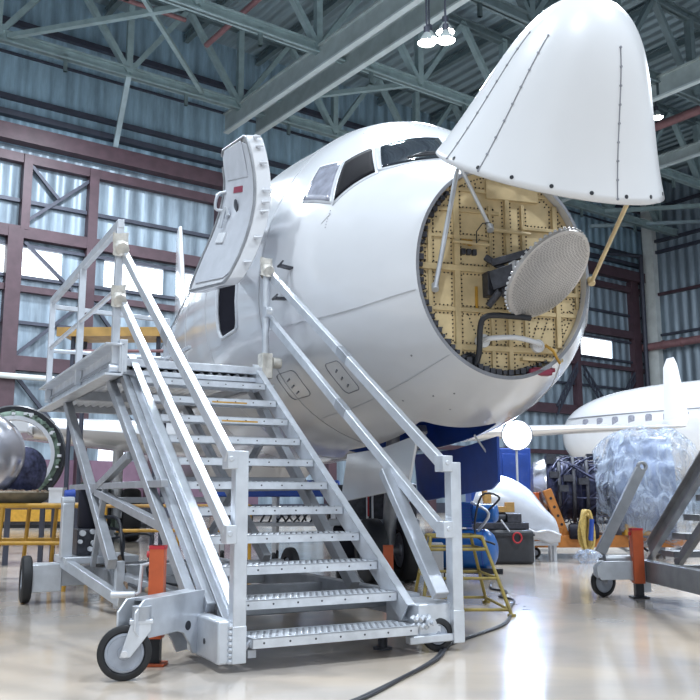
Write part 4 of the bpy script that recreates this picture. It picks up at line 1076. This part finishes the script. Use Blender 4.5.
# white cowling under a tarp on a trolley, bin, timbers
cp = thing('cowling', 'big white curved cowling panel lying between the black bin and the engine', 'cowling', (2.5, 13.2, 0))
LO = spline([V(p) for p in ((1.744, 12.99, .701), (2.175, 12.98, .53), (2.606, 12.98, .402), (3.038, 12.98, .36))], 8)
UP_ = spline([V(p) for p in ((1.964, 13.36, 1.154), (2.299, 13.38, 1.214), (2.67, 13.36, 1.02), (2.944, 13.3, .664))], 8)
def cowl(u, v):
    i = min(int(u*24), 23); t = u*24-i
    a, b = LO[i].lerp(LO[i+1], t), UP_[i].lerp(UP_[i+1], t)
    return a.lerp(b, v)+V((0, -.10, .06))*sin(PI*v)
MB().grid(cowl, 25, 10).build('panel', 'lining', cp, solid=.03, smooth=60)
MB().grid(lambda u, v: cowl(.25+.75*u, .02)+V((0, -.06, -.02+.05*sin(PI*v)+.02*sin(17*u+3*v)))+V((0, .09, -.14))*(v-.3), 40, 8).build('padding', 'cloth', cp, solid=.03, smooth=60)
mb = MB(); frame_box(G, 2.62, 3.0, 13.05, 13.35, .24, .05, mb)
for x, y in ((2.65, 13.08), (2.97, 13.08), (2.65, 13.32), (2.97, 13.32)): mb.bar((x, y, .0), (x, y, .42), .05)
mb.build('trolley', 'frame', cp)
MB().bar((1.95, 13.2, 0), (1.95, 13.2, .95), .05).build('prop', 'dark', cp)
b_ = MB().prism(lambda a, b, c: V((a, b, c)), rrect(1.93, 2.55, 12.38, 12.88, .10, 5), 0, .46).build('bin', 'bin', loc=(2.24, 12.7, 0), bevel=.04, smooth=40)
tag(b_, 'low black plastic bin on the floor beside the blue tank', 'bin')
MB().prism(lambda a, b, c: V((a, b, c)), rrect(1.91, 2.57, 12.36, 12.90, .11, 5), .38, .41).build('bin_rim', 'bin', b_)
MB().tube([V((2.30+.06*cos(t), 12.34, .36+.07*sin(t))) for t in [2*PI*k/14 for k in range(15)]], .012, 6).build('bin_handle', 'red', b_)
mc = thing('winch', 'black winch unit with timber blocks sitting on the black bin', 'machine', (2.1, 12.65, .46))
MB().box(G, 1.75, 2.5, 12.5, 12.85, .466, .56).lathe((1.85, 12.65, .62), (1, 0, 0), [(0, .08), (.35, .08)], 18).box(G, 2.2, 2.4, 12.5, 12.8, .56, .68).build('body', 'dark', mc, bevel=.01)
MB().tube([(2.1, 12.45, .60), (2.2, 12.4, .45), (2.28, 12.4, .36), (2.38, 12.4, .40)], .012, 6, 4).build('chain', 'frame', mc)
MB().bar((1.75, 12.6, .60), (1.86, 12.6, .86), .05).build('lever', 'alu', mc)
t_ = thing('timber_block', 'wooden blocks and a post stacked on the winch unit', 'timber', (2.05, 12.65, .68))
MB().box(G, 1.72, 2.2, 12.58, 12.74, .702, .78).box(G, 1.9, 2.0, 12.6, 12.72, .78, .98).box(G, 2.2, 2.32, 12.58, 12.72, .70, .84).build('block', 'timber', t_, bevel=.006)
MB().bar((1.93, 12.66, .78), (1.90, 12.66, 1.16), .06).build('post', 'timber', t_, bevel=.004)
for o_ in (b_,): pass
# blue compressor
bc = thing('compressor', 'blue air compressor tank on black feet behind the right handrail post', 'compressor', (1.3, 10.4, 0))
CX = V((1, -.35, 0)).normalized(); c0 = V((1.30, 10.45, .31))
MB().lathe(c0, CX, [(-.42, .0), (-.41, .09), (-.37, .18), (-.31, .232), (-.28, .24), (.28, .24), (.31, .232), (.37, .18), (.41, .09), (.42, 0)], 40).build('tank', 'blue', bc, smooth=60)
MB().lathe(c0, CX, [(-.285, .243), (-.27, .243)], 40).lathe(c0, CX, [(.27, .243), (.285, .243)], 40).build('tank_seam', 'navy', bc)
hd = MB().box(lambda a, b, c: c0+CX*a+V((.1, .3, 0))*b+V((0, 0, c)), -.12, .14, -.3, .3, .26, .55).lathe(c0+V((0, 0, .42)), CX, [(.14, .11), (.4, .11), (.43, .08)], 20).build('pump_head', 'blue', bc, bevel=.015)
mb = MB()
for k in range(7): mb.box(lambda a, b, c: c0+CX*a+V((.1, .3, 0))*b+V((0, 0, c)), -.14, .16, -.32, .32, .30+.035*k, .312+.035*k)
mb.build('cooling_fin', 'navy', hd)
mb = MB()
for a in (-.25, .25): MB().box(lambda x, y, z: c0+CX*x+V((0, 1, 0))*y+V((0, 0, z)), a-.03, a+.03, -.15, .15, -.31, -.2).build('foot', 'black', bc)
MB().bar(c0+V((-.45, -.1, -.22)), c0+V((.42, -.3, -.22)), .05, .06).build('skid', 'black', bc)
MB().tube([c0+CX*.3+V((0, -.1, .45)), c0+CX*.42+V((0, -.2, .60)), c0+CX*.2+V((0, -.3, .62)), c0+CX*.12+V((0, -.27, .2)), c0+CX*.35+V((.0, -.25, .08))], .012, 8, 5).build('hose', 'cable', bc)
MB().tube([c0+CX*.18+V((0, -.1, .22)), c0+CX*.30+V((0, -.15, .42)), c0+CX*.1+V((0, -.15, .55))], .018, 8, 4).build('pipe', 'alu', bc)
# yellow trestle
ys = thing('trestle', 'small worn yellow steel trestle standing behind the right stair post', 'trestle', (.9, 7.5, 0))
tp = [(.66, 7.35), (1.08, 7.35), (1.04, 7.75), (.66, 7.75)]; ft = [(.56, 7.08), (1.26, 7.10), (1.20, 8.0), (.56, 8.0)]
for k in range(4):
    a, b = V((*ft[k], .01)), V((*tp[k], .60)); MB().cyl(a, b, .014, n=10).cyl(a-V((0, 0, .01)), a+V((0, 0, .012)), .035, n=12).build('leg', 'oldyellow', ys)
for z, m in ((.60, 'oldyellow'), (.50, 'oldyellow'), (.28, 'oldyellow'), (.05, 'oldyellow')):
    t = z/.6; q = [V((ft[k][0]*(1-t)+tp[k][0]*t, ft[k][1]*(1-t)+tp[k][1]*t, z)) for k in range(4)]
    mb = MB()
    for k in range(4): mb.cyl(q[k], q[(k+1) % 4], .012, n=8)
    mb.build('rung', m, ys)
MB().cyl((.86, 7.2, .05), (.84, 7.36, .55), .012, n=8).build('strut', 'oldyellow', ys)
# service cart under the nose
sc_ = thing('service_cart', 'dark wheeled service cart with frames and gauges under the nose', 'cart', (.5, 10.6, 0))
MB().box(G, -.25, .80, 10.3, 10.9, .60, .66).build('shelf', 'alu2', sc_)
MB().box(G, -.15, .78, 10.45, 10.85, .66, 1.06).build('control_box', 'dark', sc_, bevel=.01)
MB().box(G, -.2, .80, 10.5, 10.85, .12, .58).build('body', 'cabin', sc_, bevel=.02)
mb = MB()
for x in (.2, .26, .62, .68): MB().tube([(x, 10.28, .66), (x, 10.28, .95), (x+.04, 10.4, 1.06), (x+.1, 10.6, 1.06)], .014, 6, 3).build('pipe', 'frame', sc_)
for x0, x1, y0, z0, z1 in ((.42, .46, 10.3, .7, 1.0), (.2, .22, 10.26, .7, 1.08), (.66, .69, 10.26, .66, .86)): MB().box(G, x0, x1, y0, y0+.04, z0, z1).build('tag', 'red', sc_, label='red tag')
MB().box(G, .52, .72, 10.34, 10.4, .42, .60).box(G, .50, .74, 10.33, 10.36, .36, .40).build('gauge_panel', 'frame', sc_, bevel=.006)
o = MB().box(G, .34, .445, 9.26, 9.32, .0, .43).box(G, .30, .48, 9.22, 9.36, 0, .03).build('marker_board', 'orange', loc=(.39, 9.3, 0), bevel=.004); tag(o, 'orange marker board standing in front of the nose wheels', 'board')
for x in (-.12, .70): wheel((x, 10.4, .16), (1, 0, 0), .16, .08, sc_, 'wheel', .5)
for x in (-.12, .70): wheel((x, 10.85, .16), (1, 0, 0), .16, .08, sc_, 'wheel', .5)
c_ = MB().box(G, .86, 1.02, 9.85, 9.98, .0, .42).build('carton', 'box', loc=(.94, 9.9, 0), bevel=.006); tag(c_, 'narrow white carton between the stair leg and the blue tank', 'box')
MB().box(G, .86, 1.02, 9.845, 9.985, .30, .33).build('tape', 'frame', c_)
tw = thing('equipment_trolley', 'blue topped equipment trolley seen between the middle stair treads', 'trolley', (-1.0, 13.2, 0))
MB().box(G, -2.0, -.15, 12.9, 13.6, .92, 1.16).build('cover', 'navy', tw, bevel=.03)
MB().box(G, -2.0, -.15, 12.9, 13.6, .50, .55).build('shelf', 'alu2', tw)
for x in (-1.92, -1.1, -.25):
    for y in (12.95, 13.5): MB().box(G, x-.03, x+.03, y-.03, y+.03, .12, .92).build('leg', 'frame', tw); wheel((x, y, .07), (1, 0, 0), .07, .05, tw, 'castor', .5)
random.seed(31)
for k in range(7): MB().tube([(-1.3+.12*k, 12.98, .56), (-1.25+.13*k, 12.96, .64+.1*random.random()), (-1.2+.12*k, 13.1, .70+.08*random.random()), (-1.05+.1*k, 13.2, .57)], .014, 6, 4).build('cable', 'cable', tw)
MB().box(G, -1.85, -1.45, 12.95, 13.4, .55, .80).build('case', 'dark', tw, bevel=.02)
nb = thing('cabinet', 'equipment cabinet behind the bright work light, its dark blue partly flare tint', 'cabinet', (2.75, 15.6, 0))
MB().box(G, 2.1, 3.15, 15.4, 16.2, .1, 1.75).build('body', 'navy', nb, bevel=.02)  # blue body colour includes some of the flare tint
MB().box(G, 2.16, 2.6, 15.38, 15.4, .2, 1.65).box(G, 2.65, 3.1, 15.38, 15.4, .2, 1.65).build('door', 'navy', nb, bevel=.006)
MB().box(G, 2.57, 2.59, 15.35, 15.38, .8, 1.0).build('handle', 'frame', nb); MB().box(G, 2.15, 3.1, 15.45, 16.1, 0, .1).build('plinth', 'black', nb)
# work light
wl = thing('work_light', 'dazzling white work light on a stand under the nose', 'lamp', (2.6, 13.75, 0))
LC = V((2.60, 13.7, 1.86)); LD = V((-.25, -1, -.08)).normalized()
MB().lathe(LC, LD, [(-.14, .06), (-.09, .15), (0, .24), (.02, .24), (.0, .22), (-.08, .14)], 32, True).build('lamp_housing', 'dark', wl)
MB().lathe(LC, LD, [(-.02, .22), (.005, .22)], 32).build('lens', 'work', wl, label='glowing lens')
MB().cyl((2.6, 13.78, .35), (2.6, 13.78, 1.75), .018, n=10).build('pole', 'frame', wl)
for t in (1.0, 3.1, 5.2): MB().cyl((2.6, 13.78, .6), (2.6+.22*cos(t), 13.78+.22*sin(t), .015), .014, n=8).build('leg', 'frame', wl)
# floor cable
pts = [(1.26, 7.12, .012), (1.1, 6.6, .012), (.80, 6.05, .012), (.62, 5.72, .012), (.50, 5.25, .012), (.28, 4.75, .012), (.05, 4.27, .012), (-.15, 3.9, .012), (-.25, 3.2, .012)]
mb = MB().tube(pts, .010, 8, 8); mb.tube([(p[0]+.02*sin(i*1.3), p[1]+.012, .010) for i, p in enumerate(pts)], .008, 8, 8)
tag(mb.build('cable', 'cable', loc=(.5, 5.2, 0)), 'twisted black cable snaking across the bare floor from the yellow trestle', 'cable')
mb = MB().tube([(1.50, 9.6, .02), (1.42, 9.1, .012), (1.52, 8.8, .012), (1.38, 8.4, .012), (1.46, 8.1, .012), (1.34, 7.6, .012), (1.27, 7.2, .012)], .010, 8, 6)
tag(mb.build('cable', 'cable', loc=(1.4, 8.4, 0)), 'wavy thin cable running from the blue compressor to the yellow trestle', 'cable')

# ---- left side: benches, polished intake, platform
yb = thing('work_bench', 'yellow tube frame bench under the polished intake', 'bench', (-3.5, 9.3, 0))
for y in (9.0, 9.75): MB().cyl((-4.4, y, .84), (-2.72, y, .84), .026, n=10).build('top_rail', 'yellow', yb); MB().cyl((-4.4, y, .47), (-2.8, y, .47), .02, n=10).build('lower_rail', 'yellow', yb)
for x in (-4.4, -2.74): MB().cyl((x, 9.0, .84), (x, 9.75, .84), .026, n=10).build('end_rail', 'yellow', yb)
for x, y in ((-3.50, 9.0), (-2.80, 9.0), (-4.3, 9.0), (-3.50, 9.75), (-2.80, 9.75), (-4.3, 9.75), (-3.2, 9.75)): MB().cyl((x-.05, y, 0), (x, y, .84), .022, n=10).build('leg', 'yellow', yb)
MB().box(G, -4.4, -2.75, 9.02, 9.73, .845, .862).build('bench_top', 'frame', yb)
tr = thing('tray', 'shallow olive tray of dusty debris on the yellow bench', 'tray', (-3.4, 9.3, .862))
MB().lathe((-3.45, 9.3, .863), (0, 0, 1), [(0, .22), (.11, .38), (.12, .36), (.02, .2), (.02, 0)], 28).build('bowl', 'tray', tr)
mb = MB(); random.seed(9)
for i in range(60):
    c = V((-3.45+random.uniform(-.3, .3), 9.3+random.uniform(-.25, .25), .965+random.uniform(0, .02))); mb.lathe(c, (random.random(), random.random(), .3), [(-.02, .005), (0, .025), (.02, .005)], 6)
mb.build('debris', 'brownhose', tr, kind='stuff')
o = MB().box(G, -3.08, -2.94, 9.1, 9.22, .863, 1.02).build('carton', 'box', loc=(-3, 9.2, .863), bevel=.006); tag(o, 'small white carton at the end of the yellow bench', 'box')
MB().box(G, -3.085, -2.935, 9.095, 9.225, .995, 1.022).build('lid', 'box', o)
o = thing('post_stand', 'grey twin post stand on a flat base behind the yellow bench', 'stand', (-3.6, 10.8, 0))
for x in (-3.72, -3.58): MB().box(G, x-.025, x+.025, 10.78, 10.83, .02, .86).build('post', 'girt', o)
MB().box(G, -3.86, -3.42, 10.65, 10.98, 0, .03).build('base', 'dark', o); MB().box(G, -3.8, -3.5, 10.7, 10.9, .86, .9).build('head', 'dark', o)
ei = thing('engine_intake', 'polished metal engine intake at the edge behind the yellow bench', 'engine part', (-5.1, 12.3, 0))
IX = V((.40, -.90, .0)).normalized(); IC = V((-5.12, 12.2, 1.50))
MB().lathe(IC, IX, [(-.55, .58), (-.15, .62), (.0, .60), (.08, .54), (.16, .40), (.20, .22), (.21, .06), (.21, 0)], 48).build('lip', 'steel', ei, smooth=60)
MB().lathe(IC+V((.50, .4, -.20)), V((.75, -.66, 0)), [(-.06, .32), (-.02, .34), (.02, .33), (.05, .28), (.10, .12), (.12, 0)], 36).build('fan_disc', 'engine', ei, label='dark blue disc')
for x in (-5.4, -4.75): MB().bar((x, 12.4, 0), (x, 12.4, 1.05), .07).build('leg', 'girt', ei)
MB().box(G, -5.5, -4.4, 12.2, 12.75, .96, 1.02).build('cradle', 'girt', ei)
wp = thing('work_platform', 'yellow work platform standing behind the stair landing', 'platform', (-3.7, 13.7, 0))
MB().box(G, -4.48, -2.86, 13.3, 14.1, 3.40, 3.47).build('deck', 'ochrewood', wp, bevel=.01)
MB().box(G, -4.5, -2.84, 13.26, 13.30, 3.36, 3.50).build('edge_beam', 'ochrewood', wp)
MB().cyl((-4.48, 13.35, 3.14), (-2.86, 13.35, 3.14), .025, n=10).build('rail', 'pink', wp)
for x, y in ((-4.28, 13.4), (-2.96, 13.4), (-4.28, 14.0), (-2.96, 14.0)): MB().cyl((x, y, 0), (x, y, 3.4), .035, n=12).build('leg', 'girt', wp)
y2 = thing('rail_frame', 'low yellow rail frame seen between the stair legs', 'frame', (-2.7, 12.6, 0))
for z in (.46, .80): MB().cyl((-3.42, 12.5, z), (-1.4, 12.5, z), .024, n=10).build('rail', 'yellow' if z < .6 else 'timber', y2)
for x in (-3.42, -2.4, -1.4): MB().cyl((x, 12.5, 0), (x, 12.5, .80), .024, n=10).build('leg', 'yellow', y2)
for x0, lab in ((-8.6, 'long dark low equipment rack against the far door'),):
    o = thing('equipment_rack', lab, 'rack', (-8.5, 27, 0))
    MB().box(G, -11.5, -6.0, 26.8, 27.6, .1, .75).build('body', 'dark', o, bevel=.02); MB().box(G, -10.5, -8.6, 26.7, 26.8, .2, .55).build('drawer', 'yellow', o)
    MB().box(G, -11.4, -6.1, 26.9, 27.5, 0, .1).build('plinth', 'black', o)
o = thing('storage_locker', 'dark green locker standing far behind the white carton', 'cabinet', (-5.4, 20, 0))
MB().box(G, -6.0, -5.2, 19.8, 20.4, .1, 1.25).build('body', 'green', o, bevel=.02); MB().box(G, -5.95, -5.62, 19.78, 19.8, .2, 1.15).box(G, -5.58, -5.25, 19.78, 19.8, .2, 1.15).build('door', 'green', o); MB().box(G, -5.95, -5.25, 19.85, 20.35, 0, .1).build('plinth', 'black', o)

# ================================================================== CAMERA AND LIGHT
cd = bpy.data.cameras.new('camera'); cam = bpy.data.objects.new('camera', cd); COL.objects.link(cam)
cd.sensor_width = 36; cd.lens = 878.5/700*36; cd.clip_end = 300
cam.location = (0, 0, .931); cam.rotation_euler = (PI/2+math.atan(145.98/878.5), .002, 0)
SC.camera = cam
def light(kind, loc, e, col=(1, 1, 1), size=.3, aim=None, **k):
    d = bpy.data.lights.new(kind.lower()+'_lamp', kind); d.energy = e; d.color = col
    if kind == 'AREA': d.size = size; d.shape = 'DISK'
    else: d.shadow_soft_size = size
    for a, b in k.items(): setattr(d, a, b)
    o = bpy.data.objects.new(d.name, d); COL.objects.link(o); o.location = loc
    if aim: o.rotation_euler = (V(aim)-V(loc)).to_track_quat('-Z', 'Y').to_euler()
    return o
COOL = (.84, .92, 1.0)
for x, y in ((3.2, 30), (14.1, 38), (-8, 6), (8, 3), (-14, 20), (10, 17), (0, 18), (-2, -4), (20, 28), (-9, 31)):  # mostly unseen overhead lights; the last is added to brighten the tail fin
    light('AREA', (x, y, 17.2), 3600 if (x, y) == (0, 18) else 2000, COOL, 1.2)
light('SPOT', tuple(LC+LD*.05), 220, (.45, .62, 1.0), .15, tuple(LC+LD*3), spot_size=rad(150), spot_blend=.5)
wd = bpy.data.worlds.new('daylight'); SC.world = wd; wd.use_nodes = True
bg = wd.node_tree.nodes['Background']; bg.inputs[0].default_value = (.80, .90, 1.0, 1); bg.inputs[1].default_value = .95
SC.view_settings.view_transform = 'Standard'; SC.view_settings.look = 'None'; SC.view_settings.gamma = 1
SC.view_settings.use_curve_mapping = False; SC.view_settings.exposure = .02
